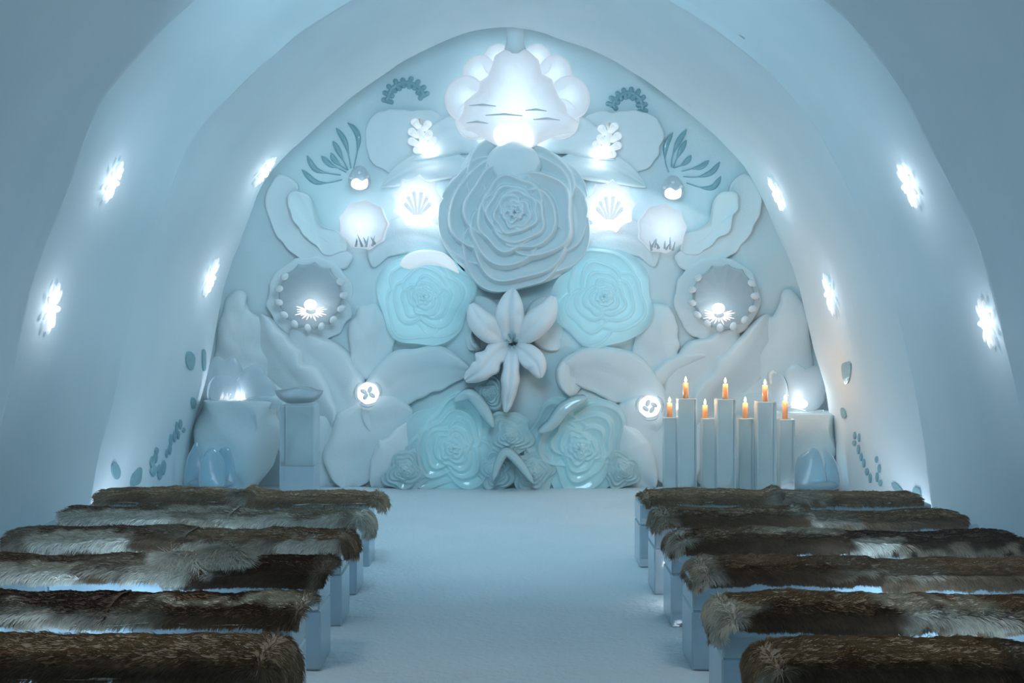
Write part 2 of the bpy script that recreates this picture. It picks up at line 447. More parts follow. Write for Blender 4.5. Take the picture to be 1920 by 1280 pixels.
# big round plates behind the coral lamps
for sgn, side in ((0, 'left'), (1, 'right')):
    mm = (lambda p, dy=0: p) if sgn == 0 else (lambda p, dy=0: mir(p, dy))
    c = lambda x, y: mm([(x, y)])[0]
    dirn = 'upper %s' % side
    relief('round_petal_relief', mm([(688, 235), (705, 212), (750, 208), (815, 212), (838, 240), (835, 285), (790, 318), (740, 325), (700, 305), (686, 262)]), c(745, 255), .05,
           'broad round snow petal carved around the lit white coral, %s' % dirn, prof='lip', seed=sgn, cat='carved petal')
    lrelief('leaf_relief', mm([(945, 285), (900, 262), (860, 252), (820, 268), (770, 300)]), 26, .10, 'pointed snow leaf under the %s edge of the ice shell' % side, groove=.4, Y=WY-.05, cat='carved leaf')
    lrelief('leaf_relief', mm([(905, 330), (860, 312), (815, 310), (765, 322), (715, 350)]), 20, .12, 'long drooping snow leaf between the coral lamp and the large snow rose on the %s' % side, groove=.5, Y=WY-.06, cat='carved leaf')
    relief('ruffled_petal_relief', mm([(508, 350), (530, 325), (556, 345), (562, 375), (585, 400), (590, 430), (620, 455), (660, 480), (640, 505), (590, 498), (545, 470), (515, 430), (500, 390)]), c(550, 425), .11,
           'ruffled snow petal curling along the %s shoulder of the arch' % side, prof='lip', wav=.15, seed=2+sgn, cat='carved petal')
    relief('ruffled_petal_relief', mm([(545, 372), (572, 360), (592, 385), (600, 420), (640, 440), (650, 470), (620, 478), (585, 455), (560, 425)]), c(592, 428), .16,
           'small inner ruffle lying on the ruffled petal by the %s seaweed carving' % side, prof='lip', wav=.12, seed=5+sgn, cat='carved petal')
    relief('round_petal_relief', mm([(520, 510), (560, 484), (612, 486), (650, 520), (662, 570), (640, 620), (595, 640), (545, 630), (508, 590), (504, 545)]), c(583, 565), .05,
           'shallow round snow dish behind the daisy lamp on the %s' % side, prof='cup', cat='carved petal')
    relief('ruffled_petal_relief', mm([(418, 575), (438, 545), (458, 545), (470, 585), (500, 600), (492, 640), (520, 675), (500, 715), (540, 745), (500, 760), (440, 750), (405, 720), (405, 640)]), c(455, 665), .16,
           'tall frilly snow petal rising beside the %s end of the wall' % side, wav=.12, seed=8+sgn, ns=.03, cat='carved petal')
    lrelief('fold_relief', mm([(488, 590), (505, 640), (545, 700), (590, 745), (620, 800)]), 30, .20, 'long diagonal snow fold beside the frilly petal, %s side' % side, groove=.1, pw=.5, wob=.35, seed=1+sgn, cat='carved petal')
    lrelief('fold_relief', mm([(545, 620), (575, 660), (620, 700), (650, 760), (655, 820)]), 36, .15, 'broad sloping snow petal under the %s daisy lamp' % side, groove=.15, pw=.5, wob=.3, seed=3+sgn, cat='carved petal')
    relief('round_petal_relief', mm([(655, 620), (668, 580), (700, 570), (728, 600), (738, 650), (726, 700), (700, 712), (668, 706), (655, 670)]), c(696, 645), .17,
           'upright rounded snow petal beside the turquoise rose on the %s' % side, prof='dome', ns=.03, seed=sgn, cat='carved petal')
    lrelief('leaf_relief', mm([(700, 810), (708, 765), (738, 720), (790, 695), (835, 690), (882, 696)]), 34, .17, 'large arching snow leaf below the turquoise rose on the %s' % side, groove=.18, pw=.55, wob=.15, seed=7+sgn, Y=WY-.03, cat='carved leaf')
    lrelief('leaf_relief', mm([(648, 915), (662, 860), (700, 805), (735, 785), (775, 778)]), 46, .15, 'wide snow leaf at the foot of the wall, %s of the ice roses' % side, groove=.12, pw=.5, wob=.15, seed=9+sgn, Y=WY-.02, cat='carved leaf')
    lrelief('leaf_relief', mm([(700, 915), (740, 880), (765, 840), (770, 790)]), 40, .24, 'inner snow leaf at the foot of the wall touching the %s aqua rose' % side, groove=.2, pw=.6, wob=.1, seed=11+sgn, Y=WY-.02, cat='carved leaf')
    lrelief('leaf_relief', mm([(600, 915), (590, 870), (615, 820), (645, 790)]), 40, .12, 'low snow leaf at the floor towards the %s end of the wall' % side, groove=.2, pw=.5, wob=.2, seed=13+sgn, cat='carved leaf')
    lrelief('leaf_relief', mm([(440, 900), (450, 840), (490, 790), (560, 775)]), 44, .10, 'flat snow leaf low on the wall near the %s side wall' % side, groove=.3, pw=.5, wob=.2, seed=15+sgn, cat='carved leaf')
    lrelief('leaf_relief', mm([(700, 500), (715, 462), (760, 440), (810, 448), (860, 470)]), 24, .08, 'snow leaf arching over the turquoise rose on the %s' % side, groove=.3, pw=.6, seed=17+sgn, cat='carved leaf')
    lrelief('leaf_relief', mm([(880, 560), (905, 590), (900, 625), (880, 655)]), 26, .10, 'short snow leaf between the lily and the %s turquoise rose' % side, groove=.2, pw=.6, seed=21+sgn, cat='carved leaf')
lrelief('leaf_relief', [(1085, 660), (1070, 700), (1072, 745)], 20, .18, 'small upright snow leaf with a crease right of the lily', groove=.6, cat='carved leaf')
lrelief('leaf_relief', [(1150, 790), (1195, 820), (1212, 860), (1180, 905)], 26, .20, 'dark hanging snow leaf right of the aqua roses', groove=.3, cat='carved leaf')
lrelief('leaf_relief', [(1330, 668), (1290, 690), (1255, 715), (1215, 760)], 26, .20, 'slanting snow leaf above the candles', groove=.5, wob=.2, cat='carved leaf')

# the arch crest joint: an ice stem above the shell
# large central snow rose
CR = root('snow_rose', P(965, 405, WY-.1), 'huge carved snow rose with spiralling petals at the centre of the wall', 'carved rose')
PT = [(1.0, 1.3, 1.6, 17), (1.0, 2.9, 1.5, 18), (1.0, 4.5, 1.4, 17), (1.0, 5.8, 1.4, 18), (1.0, 0.2, 1.3, 19),
      (.86, 4.7, 1.5, 14.5), (.84, 2.7, 1.6, 15.5), (.86, 1.0, 1.5, 15),
      (.72, 6.1, 1.9, 11), (.66, 4.1, 1.6, 11.3), (.66, 2.3, 1.8, 11.6),
      (.52, 5.7, 1.9, 8.2), (.49, 3.6, 2.1, 8), (.475, 1.6, 2.1, 7.6),
      (.385, 5.0, 2.6, 5.6), (.36, 2.2, 2.7, 5.2), (.29, .4, 2.9, 3.9), (.27, 3.3, 2.9, 3.7), (.20, 5.4, 3.1, 2.6), (.155, 2.2, 3.1, 2), (.10, .6, 3.2, 1), (.055, 3.6, 3.3, .2)]
rose('petals', 965, 405, 143, WY-.1, .42, 3, RELIEF, CR, petals=PT, cen=(0, 0), n=420, nr=190, out_wob=.035, tiltk=.9, steep=4.5)
leaf('top_bud', [(966, 262), (964, 295), (962, 350)], 52, WY-.22, .16, RELIEF, CR, groove=0, pw=.6, thick=.12)

# turquoise ice roses, lit from inside
for (cx, cy, R, sd, lab) in ((797, 557, 91, 5, 'glowing turquoise ice rose left of the lily, whitened along its top'), (1130, 557, 95, 9, 'glowing turquoise ice rose right of the lily')):
    r = root('ice_rose', P(cx, cy, WY), lab, 'ice rose')
    if cx < 900: puff('frosted_cap', [(750, 496), (760, 480), (780, 470), (802, 468), (832, 474), (850, 490), (860, 512), (838, 502), (800, 496), (768, 504)], (803, 484), WY-.22, .05, ICE_GLOW, r, thick=.05)
    rose('petals', cx, cy, R, WY-.10, .20, sd, ICE_CYAN, r, cen=(0, 0), out_wob=.05, tiltk=.35, n=260, nr=100)
# aqua ice roses at the foot
for (cx, cy, R, sd, lab) in ((852, 838, 96, 12, 'faint aqua ice rose on the floor left of the centre'), (1085, 838, 98, 21, 'faint aqua ice rose on the floor right of the centre')):
    r = root('base_ice_rose', P(cx, cy, WY), lab, 'ice rose')
    rose('petals', cx, cy, R, WY-.12, .15, sd, ICE_BASE, r, out_wob=.08, tiltk=.35, steep=1.6, n=220, nr=90)
for (cx, cy, R, sd, lab) in ((918, 738, 32, 31, 'small aqua ice rosebud left of the lily tip'), (955, 815, 44, 33, 'round aqua ice blossom low on the centre line'), (930, 880, 40, 35, 'lowest aqua ice blossom at the centre left'), (1000, 885, 42, 37, 'lowest aqua ice blossom at the centre right'), (760, 880, 44, 39, 'aqua ice blossom at the floor by the left foot leaf'), (1165, 880, 36, 41, 'aqua ice blossom at the floor by the right foot leaf')):
    r = root('base_ice_blossom', P(cx, cy, WY), lab, 'ice flower')
    rose('petals', cx, cy, R, WY-.14, .12, sd, ICE_BASE, r, out_wob=.08, tiltk=.4, steep=1.6, n=140, nr=50)
for sp, w, lab in (([(852, 752), (880, 740), (905, 765), (925, 800)], 12, 'curled aqua ice petal edge above the left floor rose'), ([(1010, 810), (1035, 795), (1060, 765), (1100, 745)], 12, 'curled aqua ice petal edge above the right floor rose'), ([(925, 900), (935, 868), (950, 848), (975, 870), (1000, 905)], 9, 'thin aqua ice petal standing at the floor centre')):
    tag(leaf('ice_petal', sp, w, WY-.32, .08, ICE_BASE, groove=0, pw=.4, thick=.3), lab, 'ice petal')

# lily
LY = root('snow_lily', P(960, 640, WY-.15), 'pale six-petalled snow lily hanging below the large rose', 'carved lily')
LILY = snow_mat('lily_snow', (.86, .92, .95), bump=.12, scale=55)
for sp, w, kk in (([(962, 642), (956, 600), (958, 570), (962, 543)], 27, dict(groove=.45)),
                  ([(968, 640), (1000, 610), (1024, 585), (1036, 556)], 25, dict(groove=.1)),
                  ([(952, 638), (925, 622), (900, 600), (884, 570)], 25, dict(groove=.1)),
                  ([(955, 648), (930, 662), (905, 690), (874, 712)], 24, dict(groove=.25, wob=.3)),
                  ([(966, 648), (985, 662), (1004, 680), (1012, 706)], 22, dict(groove=.15)),
                  ([(961, 648), (958, 690), (955, 730), (948, 770)], 17, dict(groove=.2, wob=.2))):
    v, f = leaf_geo(sp, w, WY-.12, .14, pw=.62, seed=int(sp[1][0]), ends=(.10, .03), **kk)
    c0 = P(sp[0][0], sp[0][1], WY)
    v2 = []
    for q in v:
        d = math.hypot(q.x-c0.x, q.z-c0.z)/(100*WY/F); q = q.copy()
        if q.y < WY-.1: q.y -= .22*math.sin(min(1, d)*PI*.8)
        v2.append(q)
    mk('petal', v2, f, LILY, LY)
mb = MB()
for k in range(6):
    a = k*1.05; mb.tube([P(960, 642, WY-.14), P(960+7*math.cos(a), 640+9*math.sin(a), WY-.30), P(960+10*math.cos(a), 638+13*math.sin(a), WY-.36)], [.008, .007, .012], 6)
o = mb.build('stamen', ICE_INLAY, LY); o['label'] = 'teal ice stamens'
lrelief('petal_relief', [(905, 655), (895, 640), (890, 628), (888, 618)], 9, .22, 'small curled snow tip left of the lily heart', cat='carved petal')

# ------------------------------------------------------------ the ice shell on top
SH = root('ice_shell', P(965, 160, WY-.1), 'large glowing scalloped ice shell crowning the wall', 'ice sculpture')
for lx, ly, lr, dy in ((1006, 116, 30, .10), (1040, 140, 33, .12), (1066, 186, 40, .14), (1050, 225, 36, .12)):
    for s_ in (-1, 1):
        x_ = 970+s_*(lx-970)
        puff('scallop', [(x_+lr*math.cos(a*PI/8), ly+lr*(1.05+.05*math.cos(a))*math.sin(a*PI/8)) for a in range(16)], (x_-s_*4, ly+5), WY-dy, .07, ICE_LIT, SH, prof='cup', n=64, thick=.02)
inner = [(965, 78), (948, 92), (928, 104), (922, 125), (915, 142), (900, 152), (897, 170), (882, 182), (872, 190), (868, 210), (858, 228), (868, 242), (885, 246), (915, 264), (937, 275), (950, 268), (962, 265), (978, 268), (996, 277), (1020, 264), (1045, 252), (1078, 246), (1086, 230), (1064, 212), (1060, 195), (1048, 182), (1040, 165), (1035, 148), (1016, 138), (1010, 112), (990, 95)]
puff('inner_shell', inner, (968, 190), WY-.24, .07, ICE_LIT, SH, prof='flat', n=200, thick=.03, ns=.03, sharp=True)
v, f = puff_geo([(925, 250), (938, 232), (950, 236), (962, 230), (975, 236), (988, 232), (1000, 252), (996, 274), (965, 264), (937, 273)], (963, 252), WY-.33, .05, n=60)
mk('lit_base', v, f, LEDSOFT, SH)['label'] = 'brightly lit base of the shell'
mb = MB()
for dx, y, l in ((-60, 196, 50), (40, 205, 40), (-20, 214, 70), (60, 222, 50), (-70, 228, 40)):
    mb.tube([P(965+dx-l/2, y+2, WY-.34), P(965+dx, y, WY-.36), P(965+dx+l/2, y+3, WY-.34)], [.004, .012, .004], 6)
mb.build('ridge', ICE_WHITE, SH)
mb = MB(); mb.tube([P(966, 95, WY-.22), P(966, 78, WY-.26), P(966, 50, WY-.30), P(966, 40, WY-.3)], [.11, .085, .085, .10], 14)
mb.build('stem', RELIEF, SH)
# ------------------------------------------------------------ lamps and lit ice on the wall
WHITE = (1, .96, .98)
def lobed(cx, cy, r, k, amp, ph=0, n=None, sx=1, sy=1):
    n = n or k*8
    return [(cx+sx*r*(1-amp*abs(math.sin(k*(2*PI*i/n)/2+ph))**.8)*math.cos(2*PI*i/n), cy+sy*r*(1-amp*abs(math.sin(k*(2*PI*i/n)/2+ph))**.8)*math.sin(2*PI*i/n)) for i in range(n)]
for cx, cy, lab in ((783, 378, 'bright fluted ice bowl with ice sticks, left of the large rose'), (1143, 387, 'bright fluted ice bowl with ice sticks, right of the large rose')):
    r = root('ice_bowl_lamp', P(cx, cy, WY), lab, 'ice lamp', 'lit ice bowls')
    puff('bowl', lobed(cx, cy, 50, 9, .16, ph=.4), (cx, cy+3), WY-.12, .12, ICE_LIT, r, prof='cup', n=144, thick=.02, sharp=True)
    v, f = puff_geo(lobed(cx, cy+28, 26, 7, .15, sy=.6), (cx, cy+28), WY-.22, .03, n=60)
    mk('lit_base', v, f, LED, r)['label'] = 'glowing base'
    for k in range(6):
        a = -.95+k*.38; l = 44-5*abs(k-2.5)
        p0 = P(cx+8*math.sin(a), cy+24, WY-.27); p1 = P(cx+l*math.sin(a)*.9, cy+22-l*math.cos(a), WY-.40)
        mk('ice_stick', *(lambda m_: (m_.v, m_.f))(MB().tube([p0, p1], [.015, .022], 6)), ICE_GLOW, r, False)
for cx, cy, lab in ((683, 422, 'dim faceted ice shell on the wall, lower left of the bright bowl'), (1240, 429, 'dim faceted ice shell on the wall, lower right of the bright bowl')):
    r = root('ice_dish', P(cx, cy, WY), lab, 'ice shell', 'dim ice shells')
    puff('shell', lobed(cx, cy, 48, 9, .10, ph=.2), (cx, cy+8), WY-.10, .10, ICE_LIT, r, prof='cup', n=120, thick=.02, sharp=True)
    mb = MB(); rn = random.Random(cx)
    for k in range(9):
        x = cx+rn.uniform(-22, 22); mb.tube([P(x, cy+38+rn.uniform(-4, 3), WY-.2), P(x+rn.uniform(-9, 9), cy+22+rn.uniform(-8, 8), WY-.26)], [.013, .003], 5)
    mb.build('crystals', ICE_CLEAR, r, False)
for cx, cy, lab in ((674, 343, 'tiny lit ice tulip at the root of the left seaweed carving'), (1262, 361, 'tiny lit ice tulip at the root of the right seaweed carving')):
    r = root('ice_tulip_lamp', P(cx, cy, WY), lab, 'ice lamp', 'tiny tulip lamps')
    puff('bulb', [(cx-20, cy-12), (cx-8, cy-30), (cx+8, cy-30), (cx+20, cy-12), (cx+18, cy+8), (cx, cy+13), (cx-18, cy+8)], (cx, cy-6), WY-.08, .08, ICE_CLEAR, r, thick=.02)
    puff('lit_base', [(cx-15, cy-4), (cx-5, cy-9), (cx+5, cy-4), (cx+15, cy-8), (cx+14, cy+8), (cx, cy+13), (cx-14, cy+8)], (cx, cy+2), WY-.16, .04, LEDSOFT, r, n=40, thick=.01)
    mb = MB()
    for dx, dy in ((-16, -10), (0, -20), (15, -12)): MB().ell(P(cx+dx, cy+dy, WY-.19), (.018, .018, .018)).build('bead', ICE_WHITE, r)
# daisies
for cx, cy, RX, lab in ((583, 577, 62, 'ice daisy lamp with a bright heart, left side of the wall'), (1348, 584, 60, 'ice daisy lamp with a bright heart, right side of the wall')):
    r = root('ice_daisy_lamp', P(cx, cy, WY), lab, 'ice lamp', 'daisy lamps')
    ccx, ccy = (cx, cy-22) if cx < 900 else (cx+8, cy-28)
    puff('glass_disc', lobed(ccx, ccy, RX+2, 13, .08), (ccx, ccy), WY-.12, .05, ICE_CLEAR, r, prof='cup', n=156, thick=.02)
    mb = MB(); mb.ell(P(cx-1, cy-6, WY-.26), (.062, .05, .052)); o = mb.build('lamp_heart', LED, r)
    mb = MB()
    for k in range(15):
        a = -.5+(PI+1.0)*k/14; l = 20+4*math.sin(k*2.4)
        p0 = P(cx+10*math.cos(a), cy+6+6*math.sin(a), WY-.24); p1 = P(cx+(l+8)*math.cos(a), cy+6+l*.8*math.sin(a), WY-.30)
        mb.tube([p0, (p0+p1)/2, p1], [.006, .009, .003], 6)
    o = mb.build('ray', LEDSOFT, r); o['kind'] = 'stuff'
    for k in range(11):
        a = -.55+(PI+1.1)*k/10 + .1
        x, y = ccx+RX*math.cos(a), ccy+RX*math.sin(a)*.98
        mb = MB(); R_ = Matrix.Rotation(-a, 3, 'Y')
        mb.ell(P(x, y, WY-.2), (.045, .025, .035), R_)
        mb.build('petal_tip', ICE_WHITE, r)
# small flower lamps
for cx, cy, fl, lab in ((690, 737, 1, 'small glowing ice flower near the font, lower left'), (1218, 762, -1, 'small glowing ice flower beside the candles, lower right')):
    r = root('ice_flower_lamp', P(cx, cy, WY), lab, 'ice lamp', 'small flower lamps')
    puff('lit_flower', lobed(cx, cy, 21, 7, .05), (cx, cy), WY-.16, .06, LEDSOFT, r, n=60, thick=.02)
    mb = MB()
    for (a0, a1, rr) in ((-.2, 1.0, 25), (2.2, 3.6, 25), (4.0, 5.2, 25)):
        pts = [P(cx+fl*rr*math.cos(a0+(a1-a0)*t/6), cy-rr*math.sin(a0+(a1-a0)*t/6), WY-.25) for t in range(7)]
        mb.tube(pts, [.004, .01, .013, .014, .013, .01, .004], 6)
    for k in range(4):
        a = .6+k*1.5; mb.ell(P(cx+fl*9*math.cos(a), cy+7*math.sin(a), WY-.25), (.035, .02, .02), Matrix.Rotation(a, 3, 'Y'))
    mb.build('ice_petal', ICE_WHITE, r)
# coral lamps
def coral(cx, cy, fl, sc, Y):
    mb = MB(); q = lambda x, y: P(cx+fl*x*sc, cy+y*sc, Y)
    mb.tube([q(14, 26), q(4, 10), q(-2, -12), q(0, -34)], [.045, .04, .032, .03], 10)
    for x0, y0, x1, y1 in ((6, 14, -18, 8), (10, 18, 22, 6), (0, -2, -18, -10), (2, 4, 14, -6), (0, -18, -12, -28), (0, -14, 12, -24), (10, 22, -8, 24)):
        mb.tube([q(x0, y0), q((x0+x1)/2, (y0+y1)/2+3), q(x1, y1)], [.025, .03, .04], 8)
        mb.ell(q(x1, y1), (.042, .03, .04))
    return mb
for cx, cy, fl, lab in ((790, 257, 1, 'glowing white ice coral left of the shell'), (1140, 265, -1, 'glowing white ice coral right of the shell')):
    r = root('ice_coral_lamp', P(cx, cy, WY), lab, 'ice lamp', 'coral lamps')
    coral(cx, cy, fl, 1, WY-.13).build('coral', ICE_GLOW, r)
    mb = MB(); mb.ell(P(cx+fl*12, cy+22, WY-.15), (.09, .04, .05), Matrix.Rotation(fl*.5, 3, 'Y')); mb.build('led', LED, r)
# seaweed inlays
SW_L = [[(662, 315), (668, 290), (672, 262), (665, 242), (652, 230)], [(657, 315), (652, 285), (645, 262), (630, 240)], [(652, 318), (640, 295), (632, 278), (624, 264)], [(650, 318), (636, 308), (626, 298), (620, 286)], [(648, 322), (632, 314), (618, 308), (602, 292)], [(638, 327), (612, 324), (590, 316), (576, 292)], [(640, 336), (615, 342), (590, 340), (566, 318)]]
SW_R = [[(1255, 322), (1248, 298), (1250, 270), (1262, 248)], [(1260, 312), (1262, 292), (1272, 266), (1288, 242)], [(1263, 314), (1272, 292), (1280, 276), (1288, 262)], [(1264, 314), (1280, 308), (1290, 300), (1297, 290)], [(1280, 320), (1300, 315), (1315, 312), (1330, 300)], [(1282, 330), (1310, 331), (1335, 322), (1350, 303)], [(1288, 342), (1315, 351), (1338, 350), (1352, 330)]]
for S, lab in ((SW_L, 'dark teal fan of seaweed fronds inlaid upper left of the wall'), (SW_R, 'dark teal fan of seaweed fronds inlaid upper right of the wall')):
    r = root('seaweed_inlay', P(S[0][0][0], S[0][0][1], WY), lab, 'seaweed carving')
    for sp in S:
        nn = 22; c2 = cr(sp, nn, closed=False)
        mb = MB(); vs = []; fs = []
        for i in range(nn):
            s = i/(nn-1); d = c2[min(i+1, nn-1)]-c2[max(i-1, 0)]; d /= np.linalg.norm(d); nr_ = np.array([-d[1], d[0]])
            wd = (.9+4.4*max(0, math.sin(PI*min(1, max(0, (s-.35)/.72))))) * (1-.7*max(0, (s-.9)/.1))
            for v in (-1, -.4, .4, 1):
                q = c2[i]+nr_*v*wd; p = P(q[0], q[1], WY); p.y = WALL_Y-wall_off(p.x, p.z)-.012-(.008 if abs(v) < .9 else 0); vs.append(p)
            for v in (-1, 1):
                q = c2[i]+nr_*v*wd; p = P(q[0], q[1], WY); p.y = WALL_Y-wall_off(p.x, p.z)+.04; vs.append(p)
        for i in range(nn-1):
            a, b = i*6, (i+1)*6
            for j in range(3): fs.append((a+j, b+j, b+j+1, a+j+1))
            fs += [(a, a+4, b+4, b), (a+3, b+3, b+5, a+5), (a+4, a+5, b+5, b+4)]
        fs += [(0, 1, 2, 3, 5, 4), tuple((nn-1)*6+k for k in (4, 5, 3, 2, 1, 0))]
        mk('frond', vs, fs, ICE_INLAY, r)
# coral inlays (curved sprigs of lobes)
def sprig(pts, lobe, Y, seed, mat, n=9, name='coral_inlay', wf=None, parent=None):
    c2 = cr(pts, n*2, closed=False); mb = MB(); rn = random.Random(seed)
    wf = wf or (lambda p: Vector((p.x, WALL_Y-wall_off(p.x, p.z)-.003, p.z)))
    mb.tube([wf(P(x, y, Y)) for x, y in c2], lobe*.0030, 6)
    for i in range(n):
        x, y = c2[i*2]; d = c2[min(i*2+1, len(c2)-1)]-c2[max(i*2-1, 0)]; d /= np.linalg.norm(d)
        for sg in (-1, 1):
            l = lobe*rn.uniform(.7, 1.15); q = (x-d[1]*sg*l+d[0]*l*.3, y+d[0]*sg*l+d[1]*l*.3)
            a, b = wf(P(x, y, Y)), wf(P(q[0], q[1], Y))
            mb.tube([a, b], [.018*lobe/8, .028*lobe/8], 6); mb.ell(b, (.026*lobe/8,)*3, n=8, m=6)
    return mb.build(name, mat, parent)
tag(sprig([(722, 186), (733, 160), (758, 150), (782, 158), (796, 178)], 8, WY-.12, 1, ICE_INLAY), 'dark teal curved coral sprig inlaid at the upper left of the wall', 'coral carving')
tag(sprig([(1208, 205), (1204, 182), (1185, 168), (1162, 176), (1148, 196)], 8, WY-.12, 4, ICE_INLAY), 'dark teal curved coral sprig inlaid at the upper right of the wall', 'coral carving')
# ------------------------------------------------------------ points and normals on the side walls
def wall_hit(px, py):
    a, b = (px-CX)/F, -(py-CY)/F
    best = None; Y = 9.0
    ang = math.atan2(b, a)
    for it in range(30):
        lo = None
        us = np.linspace(0, 62, 200) if a > 0 else np.linspace(118, 180, 200)
        bd = 9; bu = 0
        for u in us:
            p = vault_pt(float(u), Y); d = abs(math.atan2(p.z-EYE, p.x)-ang); d = min(d, 2*PI-d)
            if d < bd: bd = d; bu = float(u); bp = p
        Yn = bp.x/a
        if abs(Yn-Y) < .004: break
        Y = Y*.4+Yn*.6
    p = vault_pt(bu, Y); e1 = vault_pt(bu+1, Y)-vault_pt(bu-1, Y); e2 = vault_pt(bu, Y+.15)-vault_pt(bu, Y-.15)
    nrm = e1.cross(e2).normalized()
    if nrm.dot(Vector((0, Y, 1.7))-p) < 0: nrm = -nrm
    return p, nrm

def frame(nrm):
    t = Vector((0, 1, 0)); t = (t-nrm*t.dot(nrm)).normalized(); u = nrm.cross(t)
    if u.z < 0: u = -u
    return t, u      # along the hall, up the wall

LAMPS = [(90, 575, .17, 'nearest on the left wall, wide halo, low'), (205, 338, .15, 'high on the left wall, between the nearest two ribs'),
         (391, 520, .19, 'low on the left wall beside the end wall'), (492, 320, .17, 'high on the left wall beside the arch opening'),
         (1560, 552, .19, 'low on the right wall beside the end wall'), (1460, 358, .17, 'high on the right wall beside the arch opening'),
         (1710, 345, .16, 'high on the right wall, nearer the camera'), (1857, 607, .16, 'nearest on the right wall, low')]
for i, (px, py, R_, lab) in enumerate(LAMPS):
    p, nr = wall_hit(px, py); t, u = frame(nr)
    r = root('ice_wall_lamp', p, 'icy crystal wall lamp, '+lab, 'wall lamp', 'crystal lamps on the side walls')
    rn = random.Random(i)
    mb = MB()
    for k in range(9):
        a = 2*PI*k/9; c = p+nr*.03+(t*math.cos(a)*.62+u*math.sin(a)*1.15)*R_*.6
        w0 = (t*math.cos(a)*.5+u*math.sin(a)).normalized(); Rm = Matrix((w0, nr, nr.cross(w0))).transposed()
        mb.ell(c, (R_*.36, .014, R_*.14), Rm, n=10, m=6)
    mb.build('crystal_petals', ICE_GLOW, r)
    mb = MB()
    for k in range(7):
        a = rn.uniform(0, 6.28); q = rn.uniform(0, .5)*R_
        c = p+nr*.035+(t*math.cos(a)*.5+u*math.sin(a)*1.5)*q
        mb.ell(c, (.016, .016, .045), None, n=8, m=6)
    mb.build('crystal_heart', LED, r)
    point('wall_lamp_light', p+nr*.20, 1.1, (.90, .90, 1), .05)

# teal inlays on the side walls
def side_inlay(name, outl, label, cat='ice inlay', h=.02):
    cx = sum(q[0] for q in outl)/len(outl); cy = sum(q[1] for q in outl)/len(outl)
    p, nr = wall_hit(cx, cy); o = cr(outl, 28); front = []; back = []
    for q in o:   # ray onto the tangent plane
        d = Vector(((q[0]-CX)/F, 1, -(q[1]-CY)/F)); t = (p-Vector((0, 0, EYE))).dot(nr)/d.dot(nr)
        w_ = Vector((0, 0, EYE))+d*t; front.append(w_+nr*.014); back.append(w_-nr*.06)
    n = len(o); fs = [tuple(range(n)), tuple(range(n, 2*n))[::-1]]
    for k in range(n): fs.append((k, k+n, (k+1) % n+n, (k+1) % n))
    return front+back, fs
def one_inlay(name, outl, label):
    v, f = side_inlay(name, outl, label); tag(mk(name, v, f, ICE_INLAY, smooth=False), label, 'ice inlay')
one_inlay('leaf_inlay', [(208, 872), (215, 866), (223, 880), (222, 894), (215, 898), (209, 888)], 'single oval teal ice leaf set in the left snow wall')
one_inlay('leaf_inlay', [(262, 876), (264, 884), (260, 905), (244, 910), (246, 892), (254, 882)], 'tall slanting teal ice leaf set low in the left snow wall')
one_inlay('leaf_inlay', [(349, 660), (358, 660), (364, 672), (360, 692), (352, 690), (347, 676)], 'serrated teal ice leaf beside the left tulip sculpture')
one_inlay('leaf_inlay', [(379, 655), (384, 660), (384, 690), (380, 694), (378, 675)], 'narrow upright teal ice leaf next to the left tulip sculpture')
one_inlay('leaf_inlay', [(360, 744), (366, 752), (364, 764), (359, 764), (357, 752)], 'small teal ice leaf on the left wall below the tulip')
one_inlay('leaf_inlay', [(1581, 682), (1596, 680), (1595, 708), (1588, 720), (1582, 706)], 'broad teal ice leaf beside the right tulip sculpture')
one_inlay('leaf_inlay', [(1579, 764), (1585, 768), (1588, 780), (1583, 784), (1579, 776)], 'small teal ice leaf on the right wall below the tulip')
one_inlay('leaf_inlay', [(1674, 904), (1682, 906), (1694, 920), (1690, 926), (1678, 916)], 'slanting teal ice leaf low on the right wall')
one_inlay('leaf_inlay', [(1715, 914), (1726, 916), (1727, 934), (1714, 936)], 'square-topped teal ice leaf lowest on the right wall')
def chain_inlay(name, spots, label):
    r = None; mbv = MB()
    for (x, y, w_, h_) in spots:
        v, f = side_inlay(name, [(x-w_*.7, y), (x, y-h_), (x+w_*.7, y-h_*.2), (x, y+h_)], label); mbv.add(v, f)
    o = mbv.build(name, ICE_INLAY, smooth=False); tag(o, label, 'ice inlay')
chain_inlay('branch_inlay', [(337, 795, 4, 9), (343, 806, 4, 5), (330, 802, 3, 12), (326, 818, 4, 11), (319, 825, 4, 12), (333, 815, 3, 8), (317, 842, 4, 10), (311, 850, 3, 8)], 'leafy teal ice branch climbing the left wall')
chain_inlay('branch_inlay', [(292, 845, 5, 7), (290, 858, 5, 10), (284, 866, 6, 11), (286, 882, 9, 11), (298, 880, 8, 10), (305, 876, 6, 14), (298, 890, 6, 9)], 'lower forked teal ice branch on the left wall')
chain_inlay('branch_inlay', [(1604, 816, 3, 7), (1612, 820, 2, 8), (1603, 830, 4, 5), (1611, 842, 3, 9), (1616, 856, 3, 8), (1621, 868, 3, 8), (1627, 884, 4, 7), (1633, 896, 3, 9)], 'leafy teal ice branch climbing the right wall')
chain_inlay('branch_inlay', [(1645, 861, 3, 6), (1650, 878, 3, 8), (1646, 894, 3, 9), (1652, 905, 4, 6)], 'lower forked teal ice branch on the right wall')

